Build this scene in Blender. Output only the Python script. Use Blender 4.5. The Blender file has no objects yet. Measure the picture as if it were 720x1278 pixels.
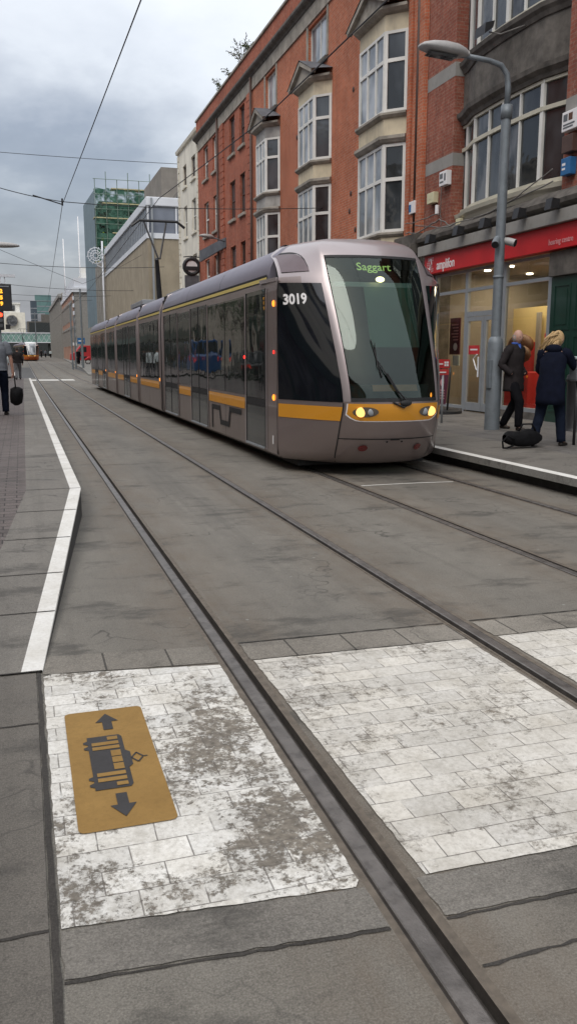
import bpy, bmesh, math, random
from mathutils import Vector, Matrix, Euler
R = math.radians
random.seed(7)
S = bpy.context.scene
COL = S.collection
ORG = {}

# ------------------------------------------------------------------ node helpers
class NT:
    def __init__(s, m):
        s.t = m.node_tree; s.t.nodes.clear()
    def n(s, kind, ins=None, **kw):
        nd = s.t.nodes.new('ShaderNode' + kind)
        for k, v in kw.items(): setattr(nd, k, v)
        for k, v in (ins or {}).items():
            sock = nd.inputs[k]
            if isinstance(v, bpy.types.NodeSocket): s.t.links.new(v, sock)
            else: sock.default_value = v
        return nd
    def link(s, a, b): s.t.links.new(a, b)
    def math(s, op, a, b=None, c=None, clamp=False):
        nd = s.n('Math', operation=op); nd.use_clamp = clamp
        for i, v in enumerate((a, b, c)):
            if v is None: continue
            if isinstance(v, bpy.types.NodeSocket): s.t.links.new(v, nd.inputs[i])
            else: nd.inputs[i].default_value = v
        return nd.outputs[0]
    def mix(s, f, a, b, mode='MIX'):
        nd = s.n('Mix', data_type='RGBA', blend_type=mode)
        for i, v in ((0, f), (6, a), (7, b)):
            if isinstance(v, bpy.types.NodeSocket): s.t.links.new(v, nd.inputs[i])
            elif i == 0: nd.inputs[0].default_value = v
            else: nd.inputs[i].default_value = (*v, 1) if len(v) == 3 else v
        return nd.outputs[2]
    def noise(s, vec, scale, detail=4, rough=.55):
        return s.n('TexNoise', {'Vector': vec, 'Scale': scale, 'Detail': detail, 'Roughness': rough}).outputs[0]
    def ramp(s, f, lo, hi):
        return s.n('MapRange', {'Value': f, 'From Min': lo, 'From Max': hi}, clamp=True).outputs[0]
    def pos(s, scale=(1, 1, 1), loc=(0, 0, 0), obj=False):
        src = s.n('TexCoord').outputs['Object'] if obj else s.n('NewGeometry').outputs['Position']
        return s.n('Mapping', {'Vector': src, 'Scale': scale, 'Location': loc}).outputs[0]
    def out(s, sh, disp=None):
        o = s.n('OutputMaterial'); s.t.links.new(sh, o.inputs[0])

def newmat(name):
    m = bpy.data.materials.new(name); m.use_nodes = True
    return m, NT(m)

def mat(name, base, rough=.6, metal=0, var=.15, scale=6, bump=.0, bscale=40, dirt=0, coat=0, spec=.5, streak=False, obj=False):
    """plain surface with a procedural variation of tone, grime and micro relief"""
    m, t = newmat(name)
    p = t.pos(obj=obj)
    n1 = t.noise(p, scale, 6, .6)
    lo = tuple(c * (1 - var) for c in base); hi = tuple(min(1, c * (1 + var)) for c in base)
    c = t.mix(t.ramp(n1, .3, .7), lo, hi)
    if dirt:
        p2 = t.pos(scale=(1.2, 1.2, .25) if streak else (1, 1, 1), obj=obj)
        n2 = t.noise(p2, scale * .5, 7, .7)
        c = t.mix(t.math('MULTIPLY', t.ramp(n2, .48, .75), dirt), c, tuple(x * .25 for x in base))
    b = t.n('BsdfPrincipled', {'Base Color': c, 'Metallic': metal, 'Coat Weight': coat, 'Specular IOR Level': spec})
    t.link(t.ramp(t.noise(p, scale * 2.3, 4), -.6 + 0, 1.6), b.inputs['Roughness'])
    r = t.math('MULTIPLY_ADD', t.noise(p, scale * 2.3, 4), rough * .4, rough * .8, clamp=True)
    t.link(r, b.inputs['Roughness'])
    if bump:
        h = t.noise(p, bscale, 5, .7)
        bn = t.n('Bump', {'Height': h, 'Strength': bump, 'Distance': .01})
        t.link(bn.outputs[0], b.inputs['Normal'])
    t.out(b.outputs[0]); return m

def brickmat(name, c1, c2, mortar, grime=.35):
    m, t = newmat(name)
    g = t.n('NewGeometry').outputs['Position']
    sx = t.n('SeparateXYZ', {0: g})
    u = t.math('ADD', sx.outputs[0], sx.outputs[1])
    v = t.n('CombineXYZ', {0: u, 1: sx.outputs[2]}).outputs[0]
    br = t.n('TexBrick', {'Vector': v, 'Color1': (*c1, 1), 'Color2': (*c2, 1), 'Mortar': (*mortar, 1), 'Scale': 1.0,
                          'Mortar Size': .008, 'Mortar Smooth': .3, 'Bias': -.2, 'Brick Width': .225, 'Row Height': .075})
    big = t.noise(t.pos(), .55, 6, .65)
    c = t.mix(t.ramp(big, .3, .7), (.72, .7, .7), (1.12, 1.1, 1.08))
    c = t.mix(1.0, br.outputs[0], c, 'MULTIPLY')
    st = t.noise(t.pos(scale=(1.6, 1.6, .16)), 1.5, 7, .7)
    c = t.mix(t.math('MULTIPLY', t.ramp(st, .5, .78), grime), c, (.05, .04, .038))
    fl = t.noise(t.pos(), 9, 3, .8)
    c = t.mix(t.math('MULTIPLY', t.ramp(fl, .5, .7), .4), c, (.52, .33, .25))
    pt = t.noise(t.pos(scale=(1, 1, .6)), 2.2, 8, .75)
    c = t.mix(t.math('MULTIPLY', t.ramp(pt, .5, .7), .4), c, tuple(x * .5 for x in c2))
    bn = t.n('Bump', {'Height': br.outputs[1], 'Strength': -.5, 'Distance': .008})
    b = t.n('BsdfPrincipled', {'Base Color': c, 'Roughness': .85, 'Specular IOR Level': .2, 'Normal': bn.outputs[0]})
    t.out(b.outputs[0]); return m

def glassmat(name, dark=(.02, .023, .025), light=(.09, .1, .11), rough=.04, scale=.9, ior=1.6, bumpy=.02):
    """window glass seen from the street: dark room, curtain or painted-in sky reflection under a glossy sheet"""
    m, t = newmat(name)
    n1 = t.noise(t.pos(scale=(1, 1, .5)), scale, 3, .5)
    c = t.mix(t.ramp(n1, .42, .62), dark, light)
    wob = t.noise(t.pos(), 1.7, 2)
    bn = t.n('Bump', {'Height': wob, 'Strength': bumpy, 'Distance': .5})
    b = t.n('BsdfPrincipled', {'Base Color': c, 'Roughness': rough, 'IOR': ior, 'Specular IOR Level': .6, 'Normal': bn.outputs[0]})
    t.out(b.outputs[0]); return m

def clearglass(name, tint=(.8, .85, .85), refl=1.0, gcol=(1, 1, 1)):
    m, t = newmat(name)
    tr = t.n('BsdfTransparent', {'Color': (*tint, 1)})
    gl = t.n('BsdfGlossy', {'Roughness': .02, 'Color': (*gcol, 1)})
    fr = t.math('MULTIPLY', t.n('Fresnel', {'IOR': 1.5}).outputs[0], refl, clamp=True)
    mx = t.n('MixShader', {0: fr, 1: tr.outputs[0], 2: gl.outputs[0]})
    t.out(mx.outputs[0]); return m

def emit(name, col, strength):
    m, t = newmat(name)
    n = t.noise(t.pos(obj=True), 30, 2)
    s = t.math('MULTIPLY_ADD', n, strength * .2, strength * .9)
    e = t.n('Emission', {'Color': (*col, 1)}); t.link(s, e.inputs[1])
    t.out(e.outputs[0]); return m

# ------------------------------------------------------------------ mesh helpers
class MB:
    def __init__(s): s.v = []; s.f = []; s.m = []; s.cur = 0
    def mat(s, i): s.cur = i; return s
    def add(s, vs, fs):
        o = len(s.v); s.v += [tuple(v) for v in vs]
        for f in fs: s.f.append([o + i for i in f]); s.m.append(s.cur)
    def quad(s, a, b, c, d): s.add([a, b, c, d], [(0, 1, 2, 3)])
    def box(s, x0, x1, y0, y1, z0, z1):
        s.add([(x0, y0, z0), (x1, y0, z0), (x1, y1, z0), (x0, y1, z0), (x0, y0, z1), (x1, y0, z1), (x1, y1, z1), (x0, y1, z1)],
              [(0, 3, 2, 1), (4, 5, 6, 7), (0, 1, 5, 4), (1, 2, 6, 5), (2, 3, 7, 6), (3, 0, 4, 7)])
    def beam(s, a, b, w, h=None):
        """square bar between two points"""
        h = h or w
        a, b = Vector(a), Vector(b); d = (b - a).normalized()
        up = Vector((0, 0, 1)) if abs(d.z) < .95 else Vector((1, 0, 0))
        r = d.cross(up).normalized(); u = r.cross(d).normalized()
        vs = []
        for p in (a, b):
            for sx, sy in ((-1, -1), (1, -1), (1, 1), (-1, 1)): vs.append(p + r * sx * w / 2 + u * sy * h / 2)
        s.add(vs, [(3, 2, 1, 0), (4, 5, 6, 7), (0, 1, 5, 4), (1, 2, 6, 5), (2, 3, 7, 6), (3, 0, 4, 7)])
    def tube(s, pts, r, n=10, cap=True):
        """round tube along points; r a number or one per point"""
        pts = [Vector(p) for p in pts]; k = len(pts)
        rs = r if isinstance(r, (list, tuple)) else [r] * k
        o = len(s.v); prev = None
        for i, p in enumerate(pts):
            d = (pts[min(i + 1, k - 1)] - pts[max(i - 1, 0)]).normalized()
            if prev is None:
                a = Vector((0, 0, 1)) if abs(d.z) < .9 else Vector((1, 0, 0))
                prev = d.cross(a).normalized()
            x = (prev - d * prev.dot(d)).normalized(); prev = x; y = d.cross(x)
            for j in range(n):
                t = 2 * math.pi * j / n
                s.v.append(tuple(p + (x * math.cos(t) + y * math.sin(t)) * rs[i]))
        for i in range(k - 1):
            for j in range(n):
                a = o + i * n + j; b = o + i * n + (j + 1) % n
                s.f.append([a, b, b + n, a + n]); s.m.append(s.cur)
        if cap:
            s.f.append([o + j for j in range(n)][::-1]); s.m.append(s.cur)
            s.f.append([o + (k - 1) * n + j for j in range(n)]); s.m.append(s.cur)
    def grid(s, fn, us, vs, skip=None):
        o = len(s.v); nu = len(us); nv = len(vs)
        for v in vs:
            for u in us: s.v.append(tuple(fn(u, v)))
        for j in range(nv - 1):
            for i in range(nu - 1):
                if skip and skip((us[i] + us[i + 1]) / 2, (vs[j] + vs[j + 1]) / 2): continue
                a = o + j * nu + i
                s.f.append([a, a + 1, a + nu + 1, a + nu]); s.m.append(s.cur)
    def prism(s, poly, fn, d0, d1):
        """poly: 2D outline, fn(u,v,d)->3D, extruded d0..d1"""
        n = len(poly)
        vs = [fn(u, v, d0) for u, v in poly] + [fn(u, v, d1) for u, v in poly]
        fs = [tuple(range(n))[::-1], tuple(range(n, 2 * n))]
        for i in range(n): fs.append((i, (i + 1) % n, (i + 1) % n + n, i + n))
        s.add(vs, fs)
    def ball(s, c, r, nu=14, nv=9, scale=(1, 1, 1)):
        o = len(s.v)
        for j in range(nv + 1):
            ph = math.pi * j / nv
            for i in range(nu):
                th = 2 * math.pi * i / nu
                s.v.append((c[0] + r * scale[0] * math.sin(ph) * math.cos(th), c[1] + r * scale[1] * math.sin(ph) * math.sin(th), c[2] + r * scale[2] * math.cos(ph)))
        for j in range(nv):
            for i in range(nu):
                a = o + j * nu + i; b = o + j * nu + (i + 1) % nu
                s.f.append([a, a + nu, b + nu, b]); s.m.append(s.cur)
    def build(s, name, mats, parent=None, at=None, smooth=False, bevel=0, weld=False):
        if not isinstance(mats, (list, tuple)): mats = [mats]
        org = Vector(ORG[parent.name]) if parent else Vector(at or (0, 0, 0))
        me = bpy.data.meshes.new(name)
        me.from_pydata([tuple(Vector(v) - org) for v in s.v], [], s.f)
        for m in mats: me.materials.append(m)
        me.polygons.foreach_set('material_index', s.m)
        if weld or bevel:
            bm = bmesh.new(); bm.from_mesh(me)
            bmesh.ops.remove_doubles(bm, verts=bm.verts, dist=.0004)
            bmesh.ops.recalc_face_normals(bm, faces=bm.faces)
            if bevel:
                es = [e for e in bm.edges if len(e.link_faces) == 2 and e.calc_face_angle(0) > .6]
                bmesh.ops.bevel(bm, geom=es, offset=bevel, segments=2, profile=.6, affect='EDGES', clamp_overlap=True)
            bm.to_mesh(me); bm.free()
        if smooth:
            me.polygons.foreach_set('use_smooth', [True] * len(me.polygons))
            if smooth != True:
                try: me.set_sharp_from_angle(angle=R(smooth))
                except Exception: pass
        me.update()
        o = bpy.data.objects.new(name, me); COL.objects.link(o)
        if parent: o.parent = parent
        else: o.location = org
        ORG[o.name] = tuple(org)
        return o

def thing(name, label, cat, loc=(0, 0, 0), group=None):
    o = bpy.data.objects.new(name, None); COL.objects.link(o); o.location = loc
    o.empty_display_size = .2
    o['label'] = label; o['category'] = cat
    if group: o['group'] = group
    ORG[o.name] = tuple(loc); return o
def tag(o, label, cat, group=None):
    o['label'] = label; o['category'] = cat
    if group: o['group'] = group
    return o
def struct(name, mb, mats, smooth=False):
    o = mb.build(name, mats, smooth=smooth); o['kind'] = 'structure'; return o
def copy_tree(o, parent=None):
    c = o.copy(); COL.objects.link(c); ORG[c.name] = ORG.get(o.name, (0, 0, 0))
    if parent: c.parent = parent
    for ch in list(o.children): copy_tree(ch, c)
    return c

def textmesh(txt, size, fn, name, m, parent, at=None, ext=.004, align='CENTER', bold=0, sx=1.0):
    """letters as real flat solid shapes; fn(u,v,d)->3D"""
    cu = bpy.data.curves.new(name, 'FONT'); cu.body = txt; cu.size = size; cu.align_x = align; cu.align_y = 'CENTER'
    cu.extrude = ext; cu.resolution_u = 3; cu.offset = bold
    ob = bpy.data.objects.new('tmp', cu); COL.objects.link(ob)
    dg = bpy.context.evaluated_depsgraph_get(); dg.update()
    me = bpy.data.meshes.new_from_object(ob.evaluated_get(dg))
    mb = MB(); mb.add([fn(v.co.x * sx, v.co.y, v.co.z) for v in me.vertices], [tuple(p.vertices) for p in me.polygons])
    bpy.data.objects.remove(ob); bpy.data.curves.remove(cu); bpy.data.meshes.remove(me)
    return mb.build(name, m, parent, at)

def gz(y):  # the road climbs very gently past the junction
    t = max(0, min(1, (y - 60) / 30)); t = t * t * (3 - 2 * t)
    return 0 if y < 60 else (.0078 * (y - 60)) * (1 if y < 260 else 0) + (0 if y < 260 else .0078 * 200)

# ------------------------------------------------------------------ materials
M = {}
def ground_mat(name, c1, c2, rails=True, speck=.6, joints=None, band=0):
    m, t = newmat(name)
    p = t.pos()
    big = t.noise(t.pos(scale=(1, .45, 1)), .9, 8, .68)
    mid = t.noise(p, 5.5, 8, .7)
    fine = t.noise(p, 160, 3, .7)
    c = t.mix(t.ramp(big, .32, .68), c1, c2)
    c = t.mix(t.math('MULTIPLY', t.ramp(mid, .45, .75), .5), c, tuple(x * .55 for x in c1))
    c = t.mix(t.math('MULTIPLY', t.ramp(fine, .42, .66), .5), c, tuple(min(1, x * 1.8) for x in c2))
    fin2 = t.noise(p, 70, 4, .8)
    c = t.mix(t.math('MULTIPLY', t.ramp(fin2, .52, .68), .5), c, tuple(x * .4 for x in c1))
    tyre = t.noise(t.pos(scale=(4.5, .12, 1)), 1.3, 5, .6)
    c = t.mix(t.math('MULTIPLY', t.ramp(tyre, .52, .75), .28), c, tuple(x * .45 for x in c1))
    sx = t.n('SeparateXYZ', {0: t.n('NewGeometry').outputs['Position']})
    if rails:
        x = sx.outputs[0]; d = None
        for rx in (.98, 2.40, 3.80, 5.24):
            e = t.math('ABSOLUTE', t.math('SUBTRACT', x, rx)); d = e if d is None else t.math('MINIMUM', d, e)
        st = t.math('MULTIPLY', t.ramp(d, .55, .05), t.ramp(t.noise(t.pos(scale=(1.5, .5, 1)), 3, 7, .7), .3, .72))
        c = t.mix(t.math('MULTIPLY', st, .7), c, (.12, .085, .055))
        # darker wheel-worn and oil zone in the middle of each track
        e1 = t.math('ABSOLUTE', t.math('SUBTRACT', x, 1.69)); e2 = t.math('ABSOLUTE', t.math('SUBTRACT', x, 4.53))
        oil = t.math('MULTIPLY', t.ramp(t.math('MINIMUM', e1, e2), .5, .05), t.ramp(t.noise(t.pos(scale=(1, .2, 1)), 2, 6, .7), .4, .75))
        c = t.mix(t.math('MULTIPLY', oil, .45), c, (.045, .042, .04))
    # patches of repair, dark damp stains
    stn = t.noise(t.pos(scale=(.7, 1.4, 1), loc=(3, 1, 0)), 1.7, 9, .72)
    c = t.mix(t.math('MULTIPLY', t.ramp(stn, .53, .64), .6), c, (.045, .042, .038))
    # cracks
    vo = t.n('TexVoronoi', {'Vector': t.n('VectorMath', {0: p, 1: t.n('TexNoise', {'Vector': p, 'Scale': 3.0}).outputs[1]}, operation='ADD').outputs[0], 'Scale': .8}, feature='DISTANCE_TO_EDGE')
    ck = t.math('MULTIPLY', t.ramp(vo.outputs[0], .012, .002), t.ramp(t.noise(p, .6, 3), .5, .6))
    c = t.mix(t.math('MULTIPLY', ck, .6), c, (.03, .028, .026))
    # chewing-gum spots and grit
    v2 = t.n('TexVoronoi', {'Vector': p, 'Scale': 5.5, 'Randomness': 1.0})
    sel = t.n('SeparateColor', {0: v2.outputs[1]}).outputs[0]
    gum = t.math('MULTIPLY', t.ramp(v2.outputs[0], .075, .045), t.ramp(sel, .64, .68))
    c = t.mix(t.math('MULTIPLY', gum, speck), c, (.3, .3, .28))
    h = t.math('MULTIPLY_ADD', t.noise(p, 220, 2), .25, t.noise(p, 22, 8, .75))
    if joints:
        jw, jl = joints
        br = t.n('TexBrick', {'Vector': t.pos(scale=(1, 1, 0)), 'Scale': 1.0, 'Mortar Size': .006, 'Brick Width': jw, 'Row Height': jl, 'Mortar Smooth': .2,
                              'Color1': (.85, .85, .85, 1), 'Color2': (1.1, 1.1, 1.1, 1), 'Mortar': (.3, .3, .3, 1)})
        c = t.mix(1.0, c, br.outputs[0], 'MULTIPLY')
    bn = t.n('Bump', {'Height': h, 'Strength': .8, 'Distance': .008})
    r = t.math('MULTIPLY_ADD', mid, -.35, .92)
    b = t.n('BsdfPrincipled', {'Base Color': c, 'Roughness': r, 'Specular IOR Level': .35, 'Normal': bn.outputs[0]})
    t.out(b.outputs[0]); return m

M['track'] = ground_mat('track_concrete', (.108, .099, .085), (.188, .174, .150))
M['slab'] = ground_mat('platform_slab', (.115, .105, .092), (.185, .172, .152), rails=False)
M['slabdark'] = ground_mat('kerbside_slab', (.088, .079, .068), (.145, .132, .115), rails=False)
M['band'] = ground_mat('band_stone', (.15, .136, .115), (.23, .21, .18), rails=False, speck=.3, joints=(.33, 3))
M['setts'] = ground_mat('brick_paving', (.085, .07, .066), (.14, .118, .11), rails=False, speck=.3, joints=(.21, .105))
M['pave'] = ground_mat('pavement_flags', (.105, .098, .092), (.165, .155, .145), rails=False, joints=(.6, .9))
M['tar'] = ground_mat('joint_filler', (.024, .021, .018), (.05, .045, .04), rails=False, speck=.1)

def paint_mat(name, blocks=True, bias=None, thr=(.36, .50), white=(.76, .75, .72), under=(.16, .142, .118), seed=0):
    m, t = newmat(name)
    p = t.pos(loc=(seed, seed * 2, 0))
    n1 = t.noise(p, 2.3, 3, .5)
    n2 = t.noise(p, 17, 10, .78)
    n3 = t.noise(t.pos(scale=(1, 1, 1), loc=(seed + 5, 1, 0)), 75, 5, .8)
    w = t.math('ADD', t.math('MULTIPLY', n1, .55), t.math('MULTIPLY', n2, .95))
    w = t.math('ADD', w, t.math('MULTIPLY', n3, .46))
    if bias:
        sp = t.n('SeparateXYZ', {0: t.n('NewGeometry').outputs['Position']})
        for bx_, by_, rx_, ry_, am in bias:
            ex = t.math('DIVIDE', t.math('SUBTRACT', sp.outputs[0], bx_), rx_); ey = t.math('DIVIDE', t.math('SUBTRACT', sp.outputs[1], by_), ry_)
            dd_ = t.math('SQRT', t.math('ADD', t.math('MULTIPLY', ex, ex), t.math('MULTIPLY', ey, ey)))
            w = t.math('ADD', w, t.math('MULTIPLY', t.ramp(dd_, 1.3, .2), am))
    wear = t.ramp(w, thr[0], thr[1])
    soft = t.ramp(t.noise(p, 4, 8, .75), .35, .68)
    c = t.mix(t.math('MULTIPLY', soft, .6), white, tuple(x * y for x, y in zip(white, (.62, .59, .53))))
    gr = t.noise(p, 48, 6, .8)
    c = t.mix(t.math('MULTIPLY', t.ramp(gr, .46, .64), .5 if blocks else .25), c, (.33, .31, .27) if white[0] > .5 else tuple(x * .5 for x in white))
    dst = t.noise(t.pos(scale=(1, .6, 1), loc=(seed, 0, 0)), 6.5, 9, .8)
    if blocks: c = t.mix(t.math('MULTIPLY', t.ramp(dst, .47, .62), .5), c, (.36, .335, .29))
    un = t.mix(t.ramp(t.noise(p, 40, 4), .3, .7), tuple(x * .7 for x in under), tuple(x * 1.5 for x in under))
    c = t.mix(wear, c, un)
    h = t.math('MULTIPLY', wear, -.5)
    if blocks:
        # wobble so joints are hand-laid
        wv = t.n('TexNoise', {'Vector': p, 'Scale': 2.2, 'Detail': 2}).outputs[1]
        vv = t.n('VectorMath', {0: t.pos(scale=(1, 1, 0), loc=(.03, .02, 0)), 1: t.n('VectorMath', {0: wv, 'Scale': .018}, operation='SCALE').outputs[0]}, operation='ADD').outputs[0]
        br = t.n('TexBrick', {'Vector': vv, 'Scale': 1.0, 'Mortar Size': .0028, 'Mortar Smooth': .4, 'Brick Width': .192, 'Row Height': .122,
                              'Color1': (.9, .9, .9, 1), 'Color2': (1.06, 1.05, 1.03, 1), 'Mortar': (1, 1, 1, 1)})
        c = t.mix(1.0, c, br.outputs[0], 'MULTIPLY')
        jn = t.math('MULTIPLY', br.outputs[1], t.ramp(t.noise(p, 9, 3), .36, .5))
        c = t.mix(t.math('MULTIPLY', jn, .8), c, (.13, .115, .10))
        h = t.math('SUBTRACT', h, br.outputs[1])
    h = t.math('MULTIPLY_ADD', t.noise(p, 120, 4, .7), .35, h)
    bn = t.n('Bump', {'Height': h, 'Strength': .55, 'Distance': .004})
    b = t.n('BsdfPrincipled', {'Base Color': c, 'Roughness': .75, 'Specular IOR Level': .3, 'Normal': bn.outputs[0]})
    t.out(b.outputs[0]); return m
M['paintA'] = paint_mat('worn_white_paint_heavy', thr=(1.03, 1.12), seed=3.3, bias=[(.70, 3.15, .28, .55, .14), (.78, 2.5, .25, .4, .09), (.2, 2.35, .3, .15, .07), (.35, 4.0, .5, .2, .04)])
M['paintB'] = paint_mat('worn_white_paint_light', thr=(1.04, 1.19), seed=8.1, white=(.66, .64, .60), bias=[(1.25, 3.5, .3, .5, .07), (2.05, 3.2, .18, .8, .05), (1.5, 2.7, .3, .4, .04), (1.12, 2.6, .1, .6, .07)])
M['line'] = paint_mat('white_line_paint', blocks=False, thr=(1.17, 1.28), seed=1.7)
M['ochre'] = paint_mat('ochre_sign_paint', blocks=False, thr=(1.2, 1.5), white=(.30, .178, .052), under=(.16, .1, .04), seed=5.2)
M['charcoal'] = paint_mat('charcoal_sign_paint', blocks=False, thr=(1.2, 1.5), white=(.05, .048, .05), under=(.2, .12, .04), seed=2.2)
M['rail'] = mat('rail_steel', (.19, .175, .163), .45, .7, .45, 14, .25, 60, dirt=.7)
M['raildark'] = mat('rail_groove', (.05, .043, .037), .8, .2, .3, 20, .2, 60)
M['raillip'] = mat('rail_lip', (.13, .108, .085), .7, .2, .3, 20, .2, 60)
M['kerb'] = ground_mat('kerb_concrete', (.16, .155, .145), (.24, .235, .22), rails=False, speck=.2)
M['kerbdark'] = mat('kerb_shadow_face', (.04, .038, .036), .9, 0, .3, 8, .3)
M['brick'] = brickmat('orange_red_brick', (.53, .165, .085), (.42, .12, .062), (.42, .28, .2), .35)
M['brick3'] = brickmat('deep_red_brick', (.44, .125, .07), (.34, .092, .055), (.34, .2, .15), .4)
M['brick1'] = brickmat('dull_red_brick', (.32, .105, .07), (.25, .08, .056), (.28, .17, .13), .5)
M['brickfar'] = brickmat('far_pink_brick', (.50, .29, .21), (.44, .25, .19), (.38, .28, .22), .3)
M['stone'] = mat('weathered_stone', (.33, .30, .255), .9, 0, .3, 3, .4, 25, dirt=.7, streak=True)
M['stonedk'] = mat('dark_sooty_render', (.12, .108, .095), .9, 0, .4, 4, .5, 22, dirt=.6, streak=True)
M['stonegrey'] = mat('grey_stone_band', (.29, .28, .26), .85, 0, .15, 5, .2, 25, dirt=.3)
M['cream'] = mat('stained_cream_render', (.62, .54, .39), .85, 0, .15, 2, .2, 25, dirt=.5, streak=True)
M['creamwall'] = mat('cream_painted_wall', (.76, .72, .62), .85, 0, .1, 1.2, .15, 25, dirt=.35, streak=True)
M['render'] = mat('grey_roughcast', (.36, .35, .33), .95, 0, .2, 4, .6, 18, dirt=.4, streak=True)
M['white'] = mat('white_window_paint', (.72, .71, .67), .55, 0, .1, 3, 0, dirt=.3)
M['offwhite'] = mat('flaking_cream_paint', (.55, .52, .42), .6, 0, .15, 4, 0, dirt=.5)
M['brownframe'] = mat('dark_brown_frame', (.08, .045, .035), .6, 0, .2, 5)
M['lead'] = mat('lead_roof', (.13, .135, .15), .55, .2, .3, 3, .2, 20, dirt=.3)
M['glassd'] = glassmat('dark_room_glass')
M['glassl'] = glassmat('sky_painted_glass', (.16, .18, .20), (.44, .47, .50), scale=1.3)  # pale blue-grey base colour paints the reflected sky into the panes
M['glassm'] = glassmat('curtained_glass', (.03, .033, .036), (.14, .145, .15), scale=2.2)
M['glassblue'] = glassmat('blue_grey_curtain_wall', (.10, .115, .15), (.17, .19, .24), scale=.3)
M['greymetal'] = mat('powder_grey_metal', (.30, .32, .34), .45, .2, .1, 4, dirt=.15)
M['lampgrey'] = mat('galvanised_pole', (.20, .225, .245), .55, .35, .2, 9, .15, 60, dirt=.35)
M['lampshell'] = mat('luminaire_shell', (.40, .39, .38), .5, .1, .15, 12, dirt=.35)
M['black'] = mat('black_paint', (.018, .018, .02), .5, 0, .3, 8)
M['red'] = mat('shop_red', (.56, .014, .018), .4, 0, .08, 2)
M['redshop2'] = mat('leaflet_red', (.5, .03, .035), .5, 0, .15, 6)
M['purple'] = mat('poster_maroon', (.10, .02, .04), .5, 0, .25, 9)
M['signwhite'] = mat('sign_white', (.8, .78, .78), .5, 0, .03, 3)
M['pink'] = mat('sign_pink', (.68, .33, .34), .5, 0, .1, 12)
M['greendoor'] = mat('bottle_green_gloss', (.012, .042, .03), .35, 0, .15, 4, coat=.3)
M['concrete'] = mat('board_marked_concrete', (.33, .28, .205), .9, 0, .16, .9, .3, 9, dirt=.3, streak=True)
M['concdk'] = mat('concrete_penthouse', (.21, .19, .165), .9, 0, .2, .8, .3, 9, dirt=.3, streak=True)
M['whitepanel'] = mat('white_cladding', (.68, .7, .74), .5, 0, .06, 1, dirt=.2)
M['net'] = mat('green_debris_net', (.035, .12, .075), .9, 0, .5, 1.6, .3, 5, dirt=.5)
M['bluesheet'] = mat('blue_grey_sheeting', (.16, .22, .25), .6, 0, .15, .8, .1, 5, dirt=.2, streak=True)
M['scaf'] = mat('scaffold_steel', (.16, .22, .18), .5, .5, .2, 3)
M['hivis'] = mat('hi_vis_yellow', (.45, .65, .08), .8, 0, .2, 5)
M['boards'] = mat('scaffold_boards', (.42, .38, .22), .8, 0, .2, 5)
M['bridge'] = mat('pale_green_bridge_paint', (.22, .38, .33), .7, 0, .3, .9, dirt=.5)
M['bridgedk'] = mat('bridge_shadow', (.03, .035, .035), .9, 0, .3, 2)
M['towerglass'] = glassmat('green_tower_glass', (.07, .15, .15), (.11, .21, .2), scale=.08)
M['towerdark'] = glassmat('dark_tower_glass', (.04, .06, .08), (.08, .1, .12), scale=.08)
M['towergrey'] = mat('hazy_grey_tower', (.25, .26, .28), .8, 0, .15, .1)
M['ledamber'] = emit('amber_led', (1, .42, .04), 2)
M['ledred'] = emit('red_signal_lens', (1, .05, .02), 5)
M['asphalt'] = ground_mat('junction_asphalt', (.05, .05, .05), (.09, .088, .085), rails=False)
# ------------------------------------------------------------------ camera
H_EYE, FPX, VX, VY = 1.57, 1050.0, 26.0, 444.0
th = math.atan((639 - VY) / FPX); psi = math.atan((360 - VX) * math.cos(th) / FPX)
Fw = Vector((math.sin(psi) * math.cos(th), math.cos(psi) * math.cos(th), -math.sin(th)))
Rt = Vector((math.cos(psi), -math.sin(psi), 0)); Up = Rt.cross(Fw)
cam = bpy.data.cameras.new('camera'); co = bpy.data.objects.new('camera', cam); COL.objects.link(co)
cam.sensor_fit = 'VERTICAL'; cam.sensor_height = 24; cam.lens = FPX / 1278 * 24; cam.clip_end = 4000; cam.clip_start = .05
co.matrix_world = Matrix(((Rt.x, Up.x, -Fw.x, 0), (Rt.y, Up.y, -Fw.y, 0), (Rt.z, Up.z, -Fw.z, H_EYE), (0, 0, 0, 1)))
S.camera = co
S.view_settings.view_transform = 'Standard'; S.view_settings.look = 'None'; S.view_settings.exposure = 0
S.render.engine = 'CYCLES'
S.cycles.max_bounces = 6; S.cycles.transparent_max_bounces = 12

# ------------------------------------------------------------------ sky and sun: overcast afternoon
w = bpy.data.worlds.new('World'); S.world = w; w.use_nodes = True
t = NT(w)
SUN_E, SUN_R = R(48), R(200)
sky = t.n('TexSky', sky_type='NISHITA', sun_disc=False); sky.sun_elevation = SUN_E; sky.sun_rotation = SUN_R
sky.air_density = 1.5; sky.dust_density = 3
dr = t.n('TexCoord').outputs['Generated']
sx = t.n('SeparateXYZ', {0: dr}); z = sx.outputs[2]
zz = t.math('ADD', t.math('MAXIMUM', z, 0.0), .22)
pv = t.n('CombineXYZ', {0: t.math('DIVIDE', sx.outputs[0], zz), 1: t.math('DIVIDE', sx.outputs[1], zz), 2: z}).outputs[0]
c1 = t.n('TexNoise', {'Vector': t.n('Mapping', {'Vector': pv, 'Scale': (1, .75, 1), 'Location': (4.2, 1.3, 0)}).outputs[0], 'Scale': .9, 'Detail': 7, 'Roughness': .52, 'Distortion': .25}).outputs[0]
c2 = t.noise(t.n('Mapping', {'Vector': pv, 'Scale': (1, .8, 1), 'Location': (1, 7, 0)}).outputs[0], 2.6, 6, .55)
az = t.math('ADD', sx.outputs[0], 0.0)           # brighter towards the right-hand side of the street
b = t.math('MULTIPLY_ADD', z, 2.1, t.math('MULTIPLY', az, .75))
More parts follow.
